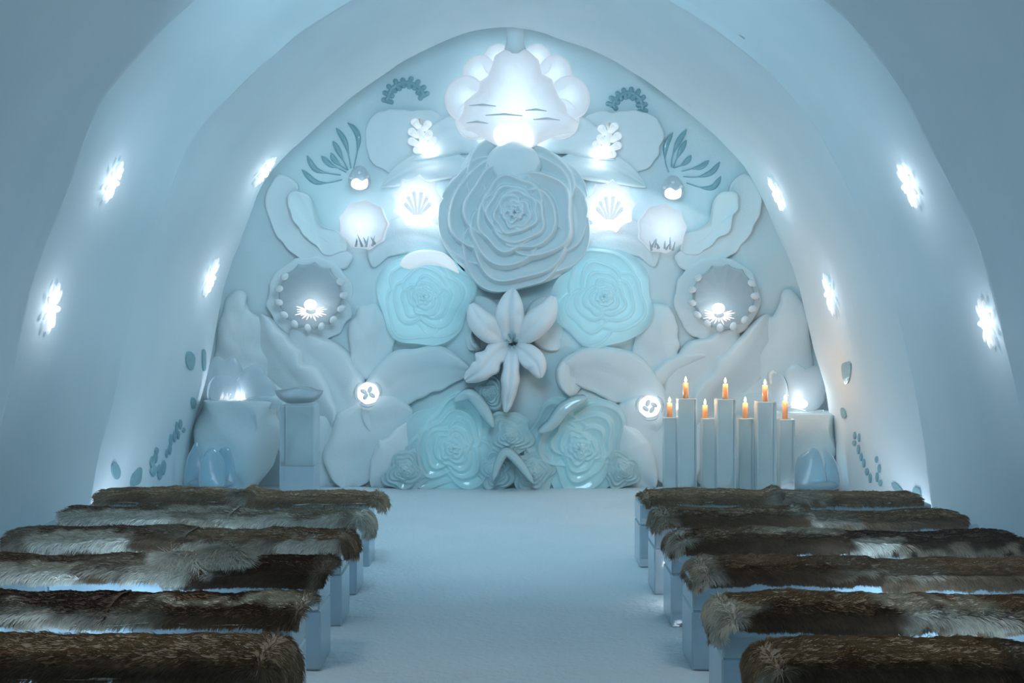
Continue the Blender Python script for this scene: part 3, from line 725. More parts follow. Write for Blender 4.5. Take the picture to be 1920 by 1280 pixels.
# ------------------------------------------------------------ sculptures in front of the wall
def snow_block(name, x0, x1, ytop, Y, depth, label, seed):
    xs = np.linspace(x0, x1, 30); vs = []; fs = []
    a = P(x0, ytop, Y); b = P(x1, ytop, Y); w_ = (b.x-a.x)/2; cx = (a.x+b.x)/2; top = a.z
    n, m = 48, 26
    for j in range(m+1):
        t = j/m
        for k in range(n):
            an = 2*PI*k/n
            if t < .75: z = -.02+(top)*(t/.75); rr = .38+.62*math.sin(min(1, t/.62)*PI/2)
            else: q = (t-.75)/.25; z = top+.02*math.sin(q*PI/2); rr = math.cos(q*PI/2)**.35 if q < 1 else .0
            cxn = math.copysign(abs(math.cos(an))**.6, math.cos(an)); syn = math.copysign(abs(math.sin(an))**.6, math.sin(an))
            v = Vector((cx+cxn*w_*rr, Y+syn*depth*rr, z))
            v += Vector((1, 1, .25 if t < .7 else .08))*0.13*noise.noise(v*3.2+Vector((seed, 0, 0)))
            vs.append(v)
    for j in range(m):
        for k in range(n): fs.append((j*n+k, j*n+(k+1) % n, (j+1)*n+(k+1) % n, (j+1)*n+k))
    return tag(mk(name, vs, fs, SNOW_SHADE), label, 'snow ledge')
snow_block('snow_ledge', 372, 522, 752, 12.35, .35, 'rounded snow ledge carrying the ice tulip on the left', 1)
snow_block('snow_ledge', 1428, 1560, 775, 12.35, .35, 'rounded snow ledge carrying the ice tulip on the right', 4)

def petal3d(name, outl, cen, Y, bulge, mat, parent, thick=.035, n=90, rings=10, side=0):
    """a curved ice petal of even thickness"""
    o = cr(outl, n); c = np.array(cen, float); vs = []; fs = []
    ext = np.abs(o-c).max()
    def depth(q, t):
        return bulge*(1-((q[0]-c[0])/ext)**2*.9)-side*(q[0]-c[0])/ext
    for face in (0, 1):
        for i in range(rings+1):
            t = 1-i/rings
            for k in range(n):
                q = c+(o[k]-c)*t; p = P(q[0], q[1], Y)
                e = math.sqrt(max(0, 1-t**8))
                p.y -= depth(q, t)+(thick/2*e if face == 0 else -thick/2*e); vs.append(p)
    R1 = (rings+1)*n
    for i in range(rings):
        for k in range(n):
            fs.append((i*n+k, i*n+(k+1) % n, (i+1)*n+(k+1) % n, (i+1)*n+k))
            fs.append((R1+i*n+k, R1+(i+1)*n+k, R1+(i+1)*n+(k+1) % n, R1+i*n+(k+1) % n))
    return mk(name, vs, fs, mat, parent)
r = root('ice_tulip', P(440, 752, 12.3), 'large open ice tulip with two-lobed petals on the left ledge', 'ice sculpture')
petal3d('petal', [(386, 752), (385, 705), (392, 678), (408, 667), (424, 674), (438, 667), (452, 684), (462, 720), (458, 752)], (424, 718), 12.42, .03, ICE_CLEAR, r)
petal3d('petal', [(440, 752), (448, 705), (468, 686), (486, 684), (498, 694), (502, 708), (515, 718), (518, 735), (505, 748), (480, 752)], (480, 726), 12.34, .05, ICE_CLEAR, r)
petal3d('petal', [(390, 748), (392, 720), (408, 704), (432, 704), (448, 716), (452, 735), (446, 750), (415, 752)], (420, 730), 12.22, .06, ICE_CLEAR, r)
petal3d('petal', [(450, 752), (475, 744), (505, 742), (530, 750), (520, 764), (490, 768), (462, 762)], (490, 755), 12.18, .04, ICE_CLEAR, r)
mb = MB(); rn = random.Random(3)
for k in range(12):
    x = 440+rn.uniform(-28, 28); mb.tube([P(x, 750, 12.2), P(x+rn.uniform(-8, 8), 738+rn.uniform(-6, 6), 12.15)], [.012, .003], 5)
mb.build('frost_crystals', LEDSOFT, r, False)
r = root('ice_tulip', P(1500, 776, 12.3), 'large two-lobed ice tulip with a bright lamp on the right ledge', 'ice sculpture')
petal3d('petal', [(1472, 765), (1470, 720), (1472, 695), (1488, 681), (1503, 688), (1510, 692), (1528, 684), (1544, 695), (1548, 730), (1538, 760), (1510, 772)], (1510, 730), 12.42, .05, ICE_CLEAR, r)
petal3d('petal', [(1440, 770), (1441, 720), (1444, 698), (1453, 695), (1470, 706), (1478, 735), (1470, 768)], (1458, 735), 12.36, .02, ICE_CLEAR, r)
petal3d('petal', [(1455, 762), (1490, 764), (1515, 770), (1545, 768), (1530, 782), (1500, 784), (1470, 778)], (1500, 772), 12.18, .04, ICE_CLEAR, r)
mb = MB(); mb.ell(P(1499, 757, 12.2), (.08, .05, .045)); mb.build('led_lamp', LED, r)
r = root('floor_ice_tulip', P(396, 915, 11.9), 'blue ice tulip standing on the floor at the far left', 'ice sculpture')
petal3d('petal', [(350, 908), (352, 865), (362, 840), (372, 828), (384, 858), (396, 890), (392, 910)], (370, 880), 11.95, .05, ICE_BLUE, r)
petal3d('petal', [(378, 912), (380, 862), (398, 838), (414, 845), (424, 870), (420, 912)], (400, 880), 11.8, .08, ICE_BLUE, r)
petal3d('petal', [(404, 912), (410, 850), (426, 836), (436, 846), (443, 880), (442, 910)], (425, 880), 11.92, .05, ICE_BLUE, r)
mb = MB(); mb.ell(P(397, 905, 11.9), (.22, .15, .05)); mb.build('base', ICE_BLUE, r)
r = root('floor_ice_tulip', P(1532, 918, 11.9), 'blue ice tulip standing on the floor at the far right', 'ice sculpture')
petal3d('petal', [(1492, 914), (1491, 862), (1506, 846), (1524, 838), (1540, 860), (1545, 912)], (1516, 880), 11.85, .07, ICE_BLUE, r)
petal3d('petal', [(1535, 914), (1544, 870), (1540, 838), (1556, 850), (1569, 875), (1572, 912)], (1553, 885), 11.92, .05, ICE_BLUE, r)
mb = MB(); mb.ell(P(1532, 908, 11.9), (.20, .15, .05)); mb.build('base', ICE_BLUE, r)

# the ice font: pedestal + leaf bowl
PY = 11.4; s = PY/F
def pillar(name, x0, x1, ytop, Y, label, group=None, parent=None, dep=None, mat=None):
    a = P(x0, ytop, Y); b = P(x1, ytop, Y); w_ = b.x-a.x; dep = dep or w_
    return a, b, w_
a, b, w_ = pillar('', 524, 590, 760, PY, '')
r = root('ice_pedestal', Vector(((a.x+b.x)/2, PY+w_/2, 0)), 'square clear ice pedestal carrying the leaf-shaped bowl', 'pedestal')
MB().box(((a.x+b.x)/2, PY+w_/2, a.z/2+.18), (w_, w_, a.z-.36), .012).build('upper_block', ICE_PALE, r, False)
MB().box(((a.x+b.x)/2, PY+w_/2, .19), (w_*1.01, w_*1.01, .37), .012).build('lower_block', ICE_BENCH, r, False)['label'] = 'brighter frosted lower block'
r = root('leaf_bowl', P(560, 757, PY), 'boat-shaped clear ice leaf bowl resting on the pedestal', 'bowl')
vs = []; fs = []; n, m = 40, 14
for face in (0, 1):
    for i in range(n+1):
        s_ = i/n; x = 515+(606-515)*s_; wd = math.sin(PI*s_)**.7*.17+.004; topy = 727+2*math.sin(s_*9)+ (8*(s_-.5)**2*2)
        dp = math.sin(PI*s_)**.6*30+1
        for j in range(m+1):
            an = PI*j/m; sc = 1 if face == 0 else .88
            p = P(x, topy+dp*math.sin(an)*sc, PY+.15); p.y += -math.cos(an)*wd*sc
            vs.append(p)
W = m+1; off = (n+1)*W
for i in range(n):
    for j in range(m):
        fs.append((i*W+j, (i+1)*W+j, (i+1)*W+j+1, i*W+j+1)); fs.append((off+i*W+j, off+i*W+j+1, off+(i+1)*W+j+1, off+(i+1)*W+j))
    for j in (0, m): fs.append((i*W+j, off+i*W+j, off+(i+1)*W+j, (i+1)*W+j))
mk('bowl', vs, fs, ICE_CLEAR, r)

# candle pillars
CY_ = 11.3
CAND = [  # pillar x0,x1, top y, candle x, candle top, flame tip, label
    (1245, 1270, 782, 1257, 756, 'shortest-left'), (1272, 1307, 747, 1288, 718, ''), (1317, 1344, 784, 1324, 760, ''),
    (1345, 1381, 748, 1363, 720, ''), (1385, 1414, 784, 1400, 756, ''), (1420, 1457, 753, 1438, 723, ''), (1462, 1491, 786, 1475, 752, '')]
ORD = ['leftmost low', 'left tall', 'low, between the left and middle tall ones', 'middle tall', 'low, between the middle and right tall ones', 'right tall', 'rightmost low']
ORD2 = ['on the leftmost low pillar', 'on the left tall pillar', 'on the low pillar between the left and middle tall ones', 'on the middle tall pillar', 'on the low pillar between the middle and right tall ones', 'on the right tall pillar', 'on the rightmost low pillar']
for i, (x0, x1, yt, xc, yc, _) in enumerate(CAND):
    Y = CY_ if i % 2 else CY_+.16
    k = Y/F; a = P(x0, yt, Y); w_ = (x1-x0)*k; w_ = min(w_, .17)
    cx = P((x0+x1)/2, yt, Y).x; cyv = Y+w_/2
    r = root('ice_pillar', Vector((cx, cyv, 0)), 'square clear ice candle pillar, '+ORD[i], 'ice pillar', 'ice candle pillars')
    cut = .02
    mb = MB(); mb.box((cx, cyv, a.z/2), (w_, w_, a.z), .008); o = mb.build('shaft', ICE_PALE, r, False)
    ctop = P(xc, yc, Y).z; cxx = P(xc, yt, Y).x; cr_ = .024
    c = root('candle', Vector((cxx, cyv, a.z)), 'lit orange pillar candle '+ORD2[i], 'candle', 'lit candles on the ice pillars')
    MB().tube([(cxx, cyv, a.z), (cxx, cyv, ctop-.006), (cxx, cyv, ctop)], [cr_, cr_, cr_*.86], 20).build('wax', WAX, c)
    MB().tube([(cxx, cyv, ctop-.002), (cxx+.001, cyv, ctop+.014)], .0016, 6).build('wick', WICK, c)
    mb = MB(); mb.tube([(cxx, cyv, ctop+.006), (cxx, cyv, ctop+.016), (cxx, cyv, ctop+.028), (cxx, cyv, ctop+.042), (cxx, cyv, ctop+.055)], [.004, .010, .011, .006, .001], 10)
    mb.build('flame', FLAME, c)
    point('wax_glow', (cxx, cyv, ctop-.022), .035, (1, .55, .25), .008)
    point('candle_light', (cxx, cyv-.03, ctop+.035), 2.0, (1, .48, .2), .012)
tag(leaf('ice_sprout', [(1444, 720), (1443, 705), (1447, 697), (1456, 700)], 3, 12.1, .05, ICE_WHITE, groove=0, pw=.3, thick=.04), 'thin bent ice sprout left of the right tulip', 'ice sprout')

# ------------------------------------------------------------ benches and reindeer hides
SEAT = .425
ROWY = [8.62, 7.74, 6.93, 6.06, 5.20, 4.40]
ORDR = ['front row, nearest the altar', 'second row from the altar', 'third row from the altar', 'fourth row from the altar', 'fifth row from the altar', 'back row, nearest the viewer']
XIN = {-1: [-.95, -.93, -.915, -.90, -.885, -.87], 1: [.87, .87, .87, .86, .86, .875]}
XOUT = {-1: 2.84, 1: 2.84}
DEP = .36
def bench(side, i):
    Y = ROWY[i]; xi = XIN[side][i]; xo = side*XOUT[side]; nm = 'left' if side < 0 else 'right'
    r = root('ice_bench', Vector(((xi+xo)/2, Y+DEP/2, 0)), 'block ice bench on the %s of the aisle, %s' % (nm, ORDR[i]), 'bench', 'ice benches')
    cx, w_ = (xi+xo)/2, abs(xo-xi)
    for q in range(3):
        c = cx+(q-1)*w_/3
        MB().box((c, Y+DEP/2, SEAT-.07), (w_/3-.006, DEP, .14), .008).build('seat_block', ICE_BENCH, r, False)
    for xx, wd in ((xi+side*.11, .22), (cx, .34), (xo-side*.14, .28)):
        MB().box((xx, Y+DEP/2, (SEAT-.142)/2), (wd, DEP-.015, SEAT-.142), .008).build('leg_block', ICE_BENCH, r, False)
    return r

BR = [(.17, .115, .070), (.27, .195, .125), (.095, .064, .044), (.36, .28, .19)]
CREAM = (.76, .76, .66); GREY = (.40, .37, .30)
def hide(side, i, xa, xb, hang, drop, patches, tone, seed, label, hump=.0, nh=9000, zl=0):
    """a reindeer skin laid over the bench from xa (aisle end) to xb; patches: (u0,u1,t0,t1,colour,strength)"""
    Y = ROWY[i]; L0 = abs(xb-xa)+hang; d = 1 if xb > xa else -1
    zs = SEAT; nu = 90; nt = 26; rnd = np.random.default_rng(seed)
    sd = seed*1.37
    # cross-section path (y,h) params: y offset from bench front, h above seat
    def sec(t, u):
        l = u*L0
        dr = drop*(1+.75*noise.noise(Vector((l*5, sd, 0)))+.35*noise.noise(Vector((l*14, sd, 3)))) if hang == 0 or u*L0 > hang else drop*.3
        th = (.042 if side > 0 else (.048, .048, .050, .050, .052, .070)[i])+.016*noise.noise(Vector((l*3.2, sd, 7)))+hump*math.exp(-((u-.97)/.05)**2)
        # back edge .. top .. front .. hanging edge .. underside
        pts = [(DEP+.020, -.015-.01*noise.noise(Vector((l*6, sd, 5)))), (DEP+.018, th*.5), (DEP-.03, th*.97), (DEP*.6, th*1.02+.008*noise.noise(Vector((l*7, sd, 9)))), (DEP*.25, th*.98+.010*noise.noise(Vector((l*6, sd, 11)))), (.01, th*.88), (-.016, th*.5), (-.022, -.004), (-.020, -max(.004, dr))]
        k = t*(len(pts)-1); a = int(min(k, len(pts)-2)); f = k-a; f = f*f*(3-2*f)*.4+f*.6
        return pts[a][0]*(1-f)+pts[a+1][0]*f, pts[a][1]*(1-f)+pts[a+1][1]*f
    def pos(u, t):
        y, h = sec(t, u); l = u*L0
        h += .007*noise.noise(Vector((l*11, t*9, sd)))+.012*noise.noise(Vector((l*4, t*4, sd+5)))*(t > .1)
        # taper the far end
        sy = 1.0
        if u > .97: sy = 1-.10*((u-.97)/.03)**2
        e = hang-l
        if e > 0:   # folds down over the aisle end
            kk = min(1, e/.10); an = kk*PI/2; hh = h+(max(h, .0)+.012-h)*kk
            dn = max(0, e-.10)
            x = xa-d*(.045*math.sin(an)+hh*math.sin(an)*.75-.0); z = zs+.006*(1-kk)+hh*math.cos(an)-.04*(1-math.cos(an))-dn
            wv = 1-.35*(max(0, dn)/max(.01, hang-.1))**2
            yy_ = DEP*.5+(y-DEP*.5)*wv; yy_ = y*(1-.0)-0 if dn == 0 else yy_
            return Vector((x, Y+yy_, z))
        return Vector((xa+d*(l-hang), Y+DEP*.5+(y-DEP*.5)*sy, zs+h+.006+zl))
    U = np.linspace(0, 1, nu); T = np.linspace(0, 1, nt); G = np.zeros((nu, nt, 3))
    for a_, u in enumerate(U):
        for b_, t in enumerate(T): G[a_, b_] = pos(float(u), float(t))
    du = np.gradient(G, axis=0); dt = np.gradient(G, axis=1); Nn = np.cross(du, dt); Nn /= np.linalg.norm(Nn, axis=2, keepdims=True)+1e-9
    if Nn[nu//2, nt//2, 2] < 0: Nn = -Nn
    du /= np.linalg.norm(du, axis=2, keepdims=True)+1e-9; dt /= np.linalg.norm(dt, axis=2, keepdims=True)+1e-9
    def colour(u, t):
        c = np.array(BR[tone])*(1.0+.35*noise.noise(Vector((u*9, t*5, sd))))
        # coat lighter over the back and top, darker down the front
        c = c*(1.25-.55*max(0, min(1, (t-.55)/.25)))
        st = noise.noise(Vector((u*22, t*34, sd)))
        c = c*(1+.40*st)*(1+.35*noise.noise(Vector((u*3, t*60, sd+40))))
        for (u0, u1, t0, t1, pc, stg) in patches:
            wu = .035+.03*noise.noise(Vector((u*12, t*8, sd+2)))
            uu = u+.11*noise.noise(Vector((u*7, t*5, sd+8))); tt = t+.22*noise.noise(Vector((u*14, t*5, sd+9)))
            m_ = min(1, max(0, (uu-u0)/.07+.5))*min(1, max(0, (u1-uu)/.07+.5))*min(1, max(0, (tt-t0)/.07+.5))*min(1, max(0, (t1-tt)/.07+.5))
            c = c*(1-m_*stg)+np.array(pc)*m_*stg*(1+.25*st)
        return c
    CG = np.zeros((nu, nt, 3))
    for a_, u in enumerate(U):
        for b_, t in enumerate(T): CG[a_, b_] = np.clip(colour(float(u), float(t)), .004, .8)
    # body: outer sheet plus an inner sheet 8 mm behind it
    inner = G-Nn*.004
    V = [G.reshape(-1, 3), inner.reshape(-1, 3)]; C = [CG.reshape(-1, 3)*.75, np.tile(np.array(CREAM)*.8, (nu*nt, 1))]
    idx = np.arange(nu*nt).reshape(nu, nt)
    q = np.stack([idx[:-1, :-1], idx[1:, :-1], idx[1:, 1:], idx[:-1, 1:]], -1).reshape(-1, 4)
    quads = [q, q[:, ::-1]+nu*nt]
    k = nu*nt
    rim = []
    for a_ in range(nu-1):
        for b_ in (0, nt-1): rim.append([idx[a_, b_], idx[a_+1, b_], idx[a_+1, b_]+k, idx[a_, b_]+k])
    for b_ in range(nt-1):
        for a_ in (0, nu-1): rim.append([idx[a_, b_], idx[a_, b_+1], idx[a_, b_+1]+k, idx[a_, b_]+k])
    quads.append(np.array(rim))
    # hairs
    ru = rnd.random(nh)*(nu-1.001); rt = rnd.random(nh)**.9*(nt-1.001)
    ne = nh//6   # extra along both long edges
    rt[:ne] = nt-1.001-rnd.random(ne)*1.2; rt[ne:ne+ne//2] = rnd.random(ne//2)*5
    ia = ru.astype(int); ib = rt.astype(int); fa = (ru-ia)[:, None]; fb = (rt-ib)[:, None]
    def samp(A): return (A[ia, ib]*(1-fa)+A[ia+1, ib]*fa)*(1-fb)+(A[ia, ib+1]*(1-fa)+A[ia+1, ib+1]*fa)*fb
    p0 = samp(G); n0 = samp(Nn); tu = samp(du); tt_ = samp(dt); c0 = samp(CG)
    t01 = rt/(nt-1); u01 = ru/(nu-1)
    flow = np.array([noise.noise(Vector((float(u)*4, float(t)*3, sd+20))) for u, t in zip(u01, t01)])[:, None]
    clump = np.array([noise.noise(Vector((float(u)*60, float(t)*14, sd+30))) for u, t in zip(u01, t01)])[:, None]
    edge = np.clip((t01-.72)/.2, 0, 1)[:, None]
    hd = np.clip((hang-u01*L0)/.05+.3, 0, 1)[:, None]*(1.0 if hang > 0 else 0)
    dirv = tu*(.9*(1-edge*.4)*(1+flow*.6))*(1-1.9*hd)+tt_*(.25+edge*.8+flow*.5)+n0*(.12+.12*clump)+rnd.normal(0, .13, (nh, 3))
    dirv /= np.linalg.norm(dirv, axis=1, keepdims=True)
    pal = np.clip(c0.mean(1, keepdims=True)*3, 0, 1)
    ln = (.020+.012*rnd.random((nh, 1))+.014*pal+.010*clump)*(1-.25*edge)
    wdt = .0011+.0009*rnd.random((nh, 1))
    view = np.array([[0, 1, .1]]); sidev = np.cross(dirv, view); sidev /= np.linalg.norm(sidev, axis=1, keepdims=True)+1e-9
    grav = np.array([[0, 0, -1.0]])
    m1 = p0+dirv*ln*.5; tip = p0+dirv*ln+grav*ln*.22
    hv = np.stack([p0-sidev*wdt-n0*.002, p0+sidev*wdt-n0*.002, m1+sidev*wdt*.8, m1-sidev*wdt*.8, tip], 1).reshape(-1, 3)
    br = (.75+.55*rnd.random((nh, 1)))*(1+.25*clump)
    hc = np.stack([c0*br*.8, c0*br*.8, c0*br, c0*br, c0*br*1.25], 1).reshape(-1, 3)
    base = 2*nu*nt; hi = base+np.arange(nh)*5
    hq = np.stack([hi, hi+1, hi+2, hi+3], -1); htri = np.stack([hi+3, hi+2, hi+4], -1)
    V = np.concatenate(V+[hv]); C = np.concatenate(C+[hc]); Q = np.concatenate(quads+[hq])
    me = bpy.data.meshes.new('reindeer_hide'); nq = len(Q); ntri = len(htri)
    me.vertices.add(len(V)); me.vertices.foreach_set('co', V.astype(np.float32).ravel())
    me.loops.add(nq*4+ntri*3); me.loops.foreach_set('vertex_index', np.concatenate([Q.ravel(), htri.ravel()]).astype(np.int32))
    me.polygons.add(nq+ntri)
    me.polygons.foreach_set('loop_start', np.concatenate([np.arange(nq)*4, nq*4+np.arange(ntri)*3]).astype(np.int32))
    me.update(calc_edges=True)
    me.polygons.foreach_set('use_smooth', np.ones(nq+ntri, bool))
    at = me.attributes.new('Col', 'FLOAT_COLOR', 'POINT')
    at.data.foreach_set('color', np.concatenate([np.clip(C, 0, 1), np.ones((len(C), 1))], 1).astype(np.float32).ravel())
    me.materials.append(FUR)
    o = bpy.data.objects.new('reindeer_hide', me); COL.objects.link(o)
    tag(o, label, 'fur hide', 'reindeer hides on the benches')
    return o
def X(px, i): return (px-CX)*ROWY[i]/F
C_, G_ = CREAM, GREY
for sd_ in (-1, 1):
    for i in range(6): bench(sd_, i)
TN = (.48, .40, .29)
# (side,row, px aisle end, px seam, hang, drop, patches, tone, label)      u=0 at the aisle end
HL = [
 (-1, 0, 698, 452, .10, .005, [(0, .08, 0, 1, TN, .8), (.1, 1, 0, .45, TN, .5)], 1, 'warm brown hide on the left front bench, aisle half'),
 (-1, 0, 466, 176, 0, .005, [(.0, .10, 0, 1, G_, .9), (.1, .5, .0, .4, C_, .35), (.9, 1, 0, 1, TN, .5)], 1, 'brown hide with a grey tuft on the left front bench, wall half'),
 (-1, 1, 668, 400, .14, .02, [(0, .16, 0, 1, C_, .75), (.2, 1, .5, 1, C_, .85), (.3, .5, .4, .7, BR[1], .8), (.1, .9, 0, .25, BR[1], .4), (.2, 1, .2, .5, G_, .8)], 1, 'pale grey-cream hide on the left second bench, aisle half'),
 (-1, 1, 430, 108, 0, .03, [(0, .5, .2, .8, C_, .6), (.35, 1, .45, 1, C_, .95), (.1, .3, .5, 1, G_, .9)], 0, 'cream hide with a dark back edge on the left second bench, wall half'),
 (-1, 2, 632, 320, .12, .03, [(.08, .45, .62, 1, C_, .95), (.45, 1, .75, 1, G_, .9), (.5, 1, .1, .55, TN, .7)], 1, 'brown hide with a cream lower edge on the left third bench, aisle half'),
 (-1, 2, 345, 2, 0, .05, [(.3, .86, .42, 1, C_, .95), (.0, .2, .2, .6, G_, .7), (.86, 1, 0, 1, G_, .7)], 0, 'dark-backed hide with a broad cream belly on the left third bench, wall half'),
 (-1, 3, 598, 300, .04, .02, [(0, .06, 0, 1, G_, .5), (.62, 1, .0, .7, G_, .9), (.8, 1, .35, 1, C_, .85), (.64, .74, .3, .8, C_, .6)], 2, 'almost black hide on the left fourth bench, aisle half'),
 (-1, 3, 380, -170, 0, .008, [(.05, .25, 0, 1, C_, .75), (.42, 1, .5, 1, C_, .9), (.2, .42, .3, .8, G_, .8)], 0, 'mottled brown and cream hide on the left fourth bench, wall half'),
 (-1, 4, 552, 130, .03, .0, [(0, .06, 0, 1, G_, .8), (.04, .12, .3, .6, C_, .9), (.12, .75, .36, .52, C_, .9), (.6, 1, .5, 1, G_, .8), (.1, .55, .6, 1, BR[0], .6)], 0, 'dark brown hide with a cream stripe on the left fifth bench, aisle half'),
 (-1, 4, 200, -330, 0, .012, [(0, .35, .7, 1, G_, .9), (.2, .6, .5, .9, C_, .5)], 2, 'blackish hide with a grey fringe on the left fifth bench, wall half'),
 (-1, 5, 478, -120, .17, .008, [(0, .13, .2, .8, TN, .6), (.1, 1, .0, .62, TN, .7), (.1, 1, .97, 1, C_, .6)], 1, 'thick brown hide drooping over the end of the left back bench'),
 (1, 0, 1218, 1470, .04, .005, [(.9, 1, 0, 1, G_, .8), (.1, .8, .1, .5, TN, .3)], 1, 'brown hide on the right front bench, aisle half'),
 (1, 0, 1462, 1730, 0, .005, [(.0, .35, .1, .8, G_, .85), (.3, .9, .1, .4, TN, .4)], 1, 'brown hide with a grey shoulder on the right front bench, wall half'),
 (1, 1, 1252, 1525, .10, .015, [(0, .15, 0, .9, G_, .8), (.88, 1, .1, .7, G_, .8), (.15, .8, .1, .5, TN, .45)], 0, 'brown hide with a grey curled end on the right second bench, aisle half'),
 (1, 1, 1512, 1815, 0, .02, [(0, .3, .2, .9, G_, .75), (0, .1, .5, 1, C_, .5)], 1, 'brown hide with a grey edge on the right second bench, wall half'),
 (1, 2, 1285, 1600, .10, .04, [(0, .12, .1, .9, C_, .7), (.5, 1, .1, .45, C_, .75), (.2, .6, .1, .5, TN, .5)], 0, 'brown hide with a pale back strip on the right third bench, aisle half'),
 (1, 2, 1590, 1925, 0, .05, [(0, .3, .55, 1, C_, .9), (.3, 1, .8, 1, TN, .7)], 2, 'dark hide with a cream corner on the right third bench, wall half'),
 (1, 3, 1330, 1660, .09, .02, [(0, .13, 0, .85, C_, .65), (.12, .8, .1, .5, TN, .5), (.75, 1, .2, .8, G_, .7)], 0, 'long brown hide with a pale curled end on the right fourth bench, aisle half'),
 (1, 3, 1650, 2040, 0, .03, [(0, .3, .1, .8, G_, .8), (.3, 1, .1, .5, TN, .5)], 1, 'tan and brown hide on the right fourth bench, wall half'),
 (1, 4, 1380, 1770, .15, .03, [(0, .20, 0, 1, C_, 1), (.2, 1, .0, .5, TN, .7), (.78, 1, .0, .75, C_, .85), (.8, 1, .7, 1, G_, .8)], 0, 'brown hide with a large cream rounded end on the right fifth bench, aisle half'),
 (1, 4, 1755, 2190, 0, .035, [(0, .30, .3, 1, C_, .8), (0, .35, .65, 1, G_, .9)], 1, 'pale fringed hide on the right fifth bench, wall half'),
 (1, 5, 1470, 1900, .16, .03, [(0, .14, .45, 1, C_, .8), (.1, 1, .0, .6, TN, .75), (.18, .28, 0, .12, C_, .5)], 1, 'thick brown hide drooping over the end of the right back bench'),
 (1, 5, 1880, 2320, 0, .03, [(0, .3, .2, .8, G_, .7)], 0, 'grey-brown hide at the frame edge on the right back bench'),
]
for j, (sd_, i, pa, pb, hang, drop, pat, tone, lab) in enumerate(HL):
    hide(sd_, i, X(pa, i), X(pb, i), hang, drop, pat, tone, j+1, lab, hump=.03 if pb in (452, 300, 1470, 1525) else 0, nh=int(15000 if i > 2 else 9000), zl=.012 if j % 2 else 0)
# grey tuft lying over the seam of the left rows
def tuft(px, py, i, r_, n, label, col, seed):
    Y = ROWY[i]+.02; c = P(px, py, Y); rnd = np.random.default_rng(seed); mb = MB()
    mb.ell(c+Vector((0, .02, 0)), (r_*.75, r_*.2, r_*.22), wob=.5)
    nb = len(mb.v)
    for k in range(n*2):
        d = Vector(rnd.normal(0, 1, 3)); d.y = -abs(d.y)*.8; d.z += .1; d.normalize()
        jx, jz = rnd.uniform(-.75, .75), rnd.uniform(-.28, .28); p0 = c+Vector(((d.x*.42+jx)*r_, .02+d.y*r_*.25, (d.z*.13+jz)*r_)); dd = (Vector((d.x*1.6, d.y, d.z*.6))+Vector((0, 0, -.3))).normalized(); t = p0+dd*r_*float(rnd.uniform(.3, .75))+Vector((0, 0, -.12*r_))
        s_ = dd.cross(Vector((0, 1, 0)))
        if s_.length < .1: s_ = Vector((1, 0, 0))
        s_.normalize(); w__ = .0018
        mb.add([p0-s_*w__, p0+s_*w__, t], [(0, 1, 2)])
    o = mb.build('fur_tuft', FUR); me = o.data
    at = me.attributes.new('Col', 'FLOAT_COLOR', 'POINT')
    cc = np.ones((len(me.vertices), 4)); cc[:, :3] = np.array(col)[None]*(.6+.7*rnd.random((len(me.vertices), 1))); at.data.foreach_set('color', cc.astype(np.float32).ravel())
    tag(o, label, 'fur tuft')
tuft(450, 930, 0, .075, 1500, 'round grey fur tuft over the seam of the left front bench', GREY, 1)
tuft(340, 1052, 3, .11, 2500, 'shaggy pale fur tail over the seam of the left fourth bench', CREAM, 2)
tuft(424, 1040, 3, .10, 1800, 'small shaggy grey fur tuft right of the pale tail on the left fourth bench', (.62, .64, .56), 3)
# ------------------------------------------------------------ light
W = bpy.data.worlds.new('World'); SC.world = W; W.use_nodes = True
bg = W.node_tree.nodes['Background']; bg.inputs[0].default_value = (.35, .62, .80, 1); bg.inputs[1].default_value = .3
vs_ = W.node_tree.nodes.new('ShaderNodeVolumeScatter'); vs_.inputs['Color'].default_value = (.85, .95, 1, 1); vs_.inputs['Density'].default_value = .014; vs_.inputs['Anisotropy'].default_value = .2
W.node_tree.links.new(vs_.outputs[0], W.node_tree.nodes['World Output'].inputs['Volume'])
COOL = (.52, .82, 1.0)
# ice roses and shell lit from inside
for cx, cy in ((797, 557), (1130, 557)):
    area('rose_light', P(cx, cy, WY-.02), P(cx, cy, WY-2), .95, 1.5, (.72, .96, 1))
for cx, cy in ((852, 830), (1085, 830)):
    area('base_light', P(cx, cy, WY-.02), P(cx, cy, WY-2), .9, 1.1, (.6, .93, 1))
area('shell_light', P(968, 232, WY-.08), P(968, 232, WY-2), .85, 2.6, (.97, .97, 1), 'RECTANGLE', .28)
area('shell_light', P(968, 165, WY-.08), P(968, 165, WY-2), .40, 1.3, (.95, .97, 1), 'RECTANGLE', .5)
for x_, y_ in ((1006, 116), (1040, 140), (1066, 186), (1050, 225), (934, 116), (900, 140), (874, 186), (890, 225)):
    area('scallop_light', P(x_, y_, WY-.03), P(x_, y_, WY-2), .24, .35, (.85, .94, 1))
for cx, cy, e in ((783, 370, 2.1), (1143, 378, 2.1), (683, 412, .8), (1240, 419, .55)):
    area('bowl_light', P(cx, cy+12, WY-.06), P(cx, cy, WY-2), .40, e, (1, .96, .99))
for x, y, d, e, c in ((583, 568, .45, 1.5, (.9, .95, 1)), (1348, 575, .45, 1.5, (.9, .95, 1)), (690, 737, .42, 1.6, (.9, .97, 1)), (1218, 762, .42, 1.6, (.9, .97, 1)),
                      (795, 275, .50, 3.5, (.95, .97, 1)), (1132, 282, .50, 3.5, (.95, .97, 1)), (674, 350, .36, .5, (.9, .97, 1)), (1262, 368, .36, .4, (.9, .97, 1))):
    point('small_light', P(x, y, WY-d), e*.22, c, .03)
point('tulip_light', P(440, 742, 12.27), .9, (.95, .92, 1), .04)
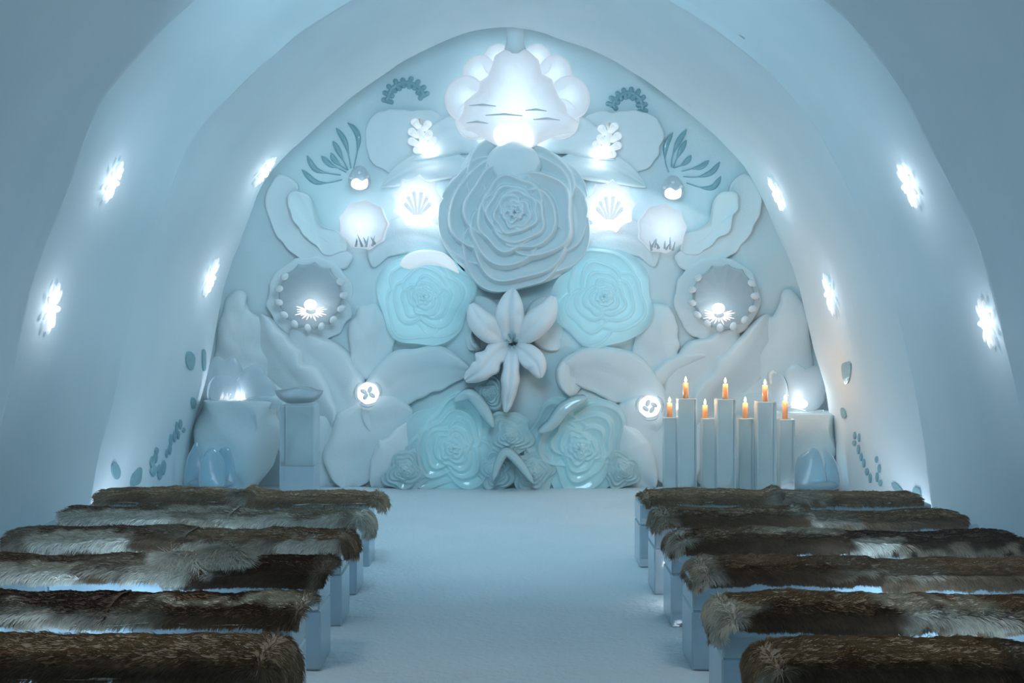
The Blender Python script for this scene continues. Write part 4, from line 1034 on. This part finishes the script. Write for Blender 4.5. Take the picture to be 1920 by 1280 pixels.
point('tulip_light', P(1500, 745, 12.25), .9, (.95, .95, 1), .04)
point('floor_tulip_light', P(396, 890, 11.93), .6, (.45, .8, 1), .05)
point('floor_tulip_light', P(1532, 890, 11.95), .5, (.45, .8, 1), .05)
# teal points added in front of the end wall's upper shoulders to tint them
point('shoulder_light', P(600, 380, WY-.5), 1.5, (.30, .85, .95), .25)
point('shoulder_light', P(1330, 380, WY-.5), 1.5, (.30, .85, .95), .25)
# added fills under the vault, lamps along the wall feet behind the benches
area('vault_fill', (-.3, 7.0, 4.1), (0, 12.9, 2.2), 2.2, 76, COOL, spread=2.25)  # added overhead fill for the end wall, no fixture
for s_ in (-1, 1):
    area('seat_fill', (s_*1.7, 5.0, 3.5), (s_*1.7, 5.1, 0), .9, 5.2, (.97, .92, .86), spread=1.5)  # added fills brightening hides and benches from above
for s_ in (-1, 1):
    area('foot_light', (s_*2.95, 10.3, .10), (s_*2.7, 10.6, 3), .25, 5, (.80, .86, 1), 'RECTANGLE', 2.6)
    area('foot_light', (s_*2.95, 6.6, .10), (s_*2.9, 6.9, 3), .2, 1.2, (.66, .84, 1), 'RECTANGLE', 3.0)
for s_ in (-1, 1):      # small lamps frozen in under the benches
    for y in (4.95, 5.8, 6.6, 7.45):
        area('bench_light', (s_*1.9, y, .06), (s_*1.9, y, 2), .12, 6.5, (.62, .82, 1), 'RECTANGLE', 1.2)
SC.view_settings.view_transform = 'Standard'; SC.view_settings.look = 'None'
SC.view_settings.gamma = 1; SC.view_settings.use_curve_mapping = False
SC.view_settings.exposure = 0.38
SC.cycles.max_bounces = 8; SC.cycles.diffuse_bounces = 3; SC.cycles.glossy_bounces = 1; SC.cycles.transmission_bounces = 4; SC.cycles.transparent_max_bounces = 8; SC.cycles.volume_bounces = 0
SC.cycles.adaptive_threshold = .1
cam = bpy.data.cameras.new('camera'); co = bpy.data.objects.new('camera', cam); COL.objects.link(co)
co.location = (0, 0, EYE); co.rotation_euler = (PI/2, 0, 0)
cam.sensor_width = 36; cam.lens = 36*F/1920
cam.shift_x = (960-CX)/1920; cam.shift_y = (604-640)/1920
cam.clip_start = .05; cam.clip_end = 60
SC.camera = co
point('aisle_step_light', (.99, 7.5, .14), .5, (1, .93, .95), .04)
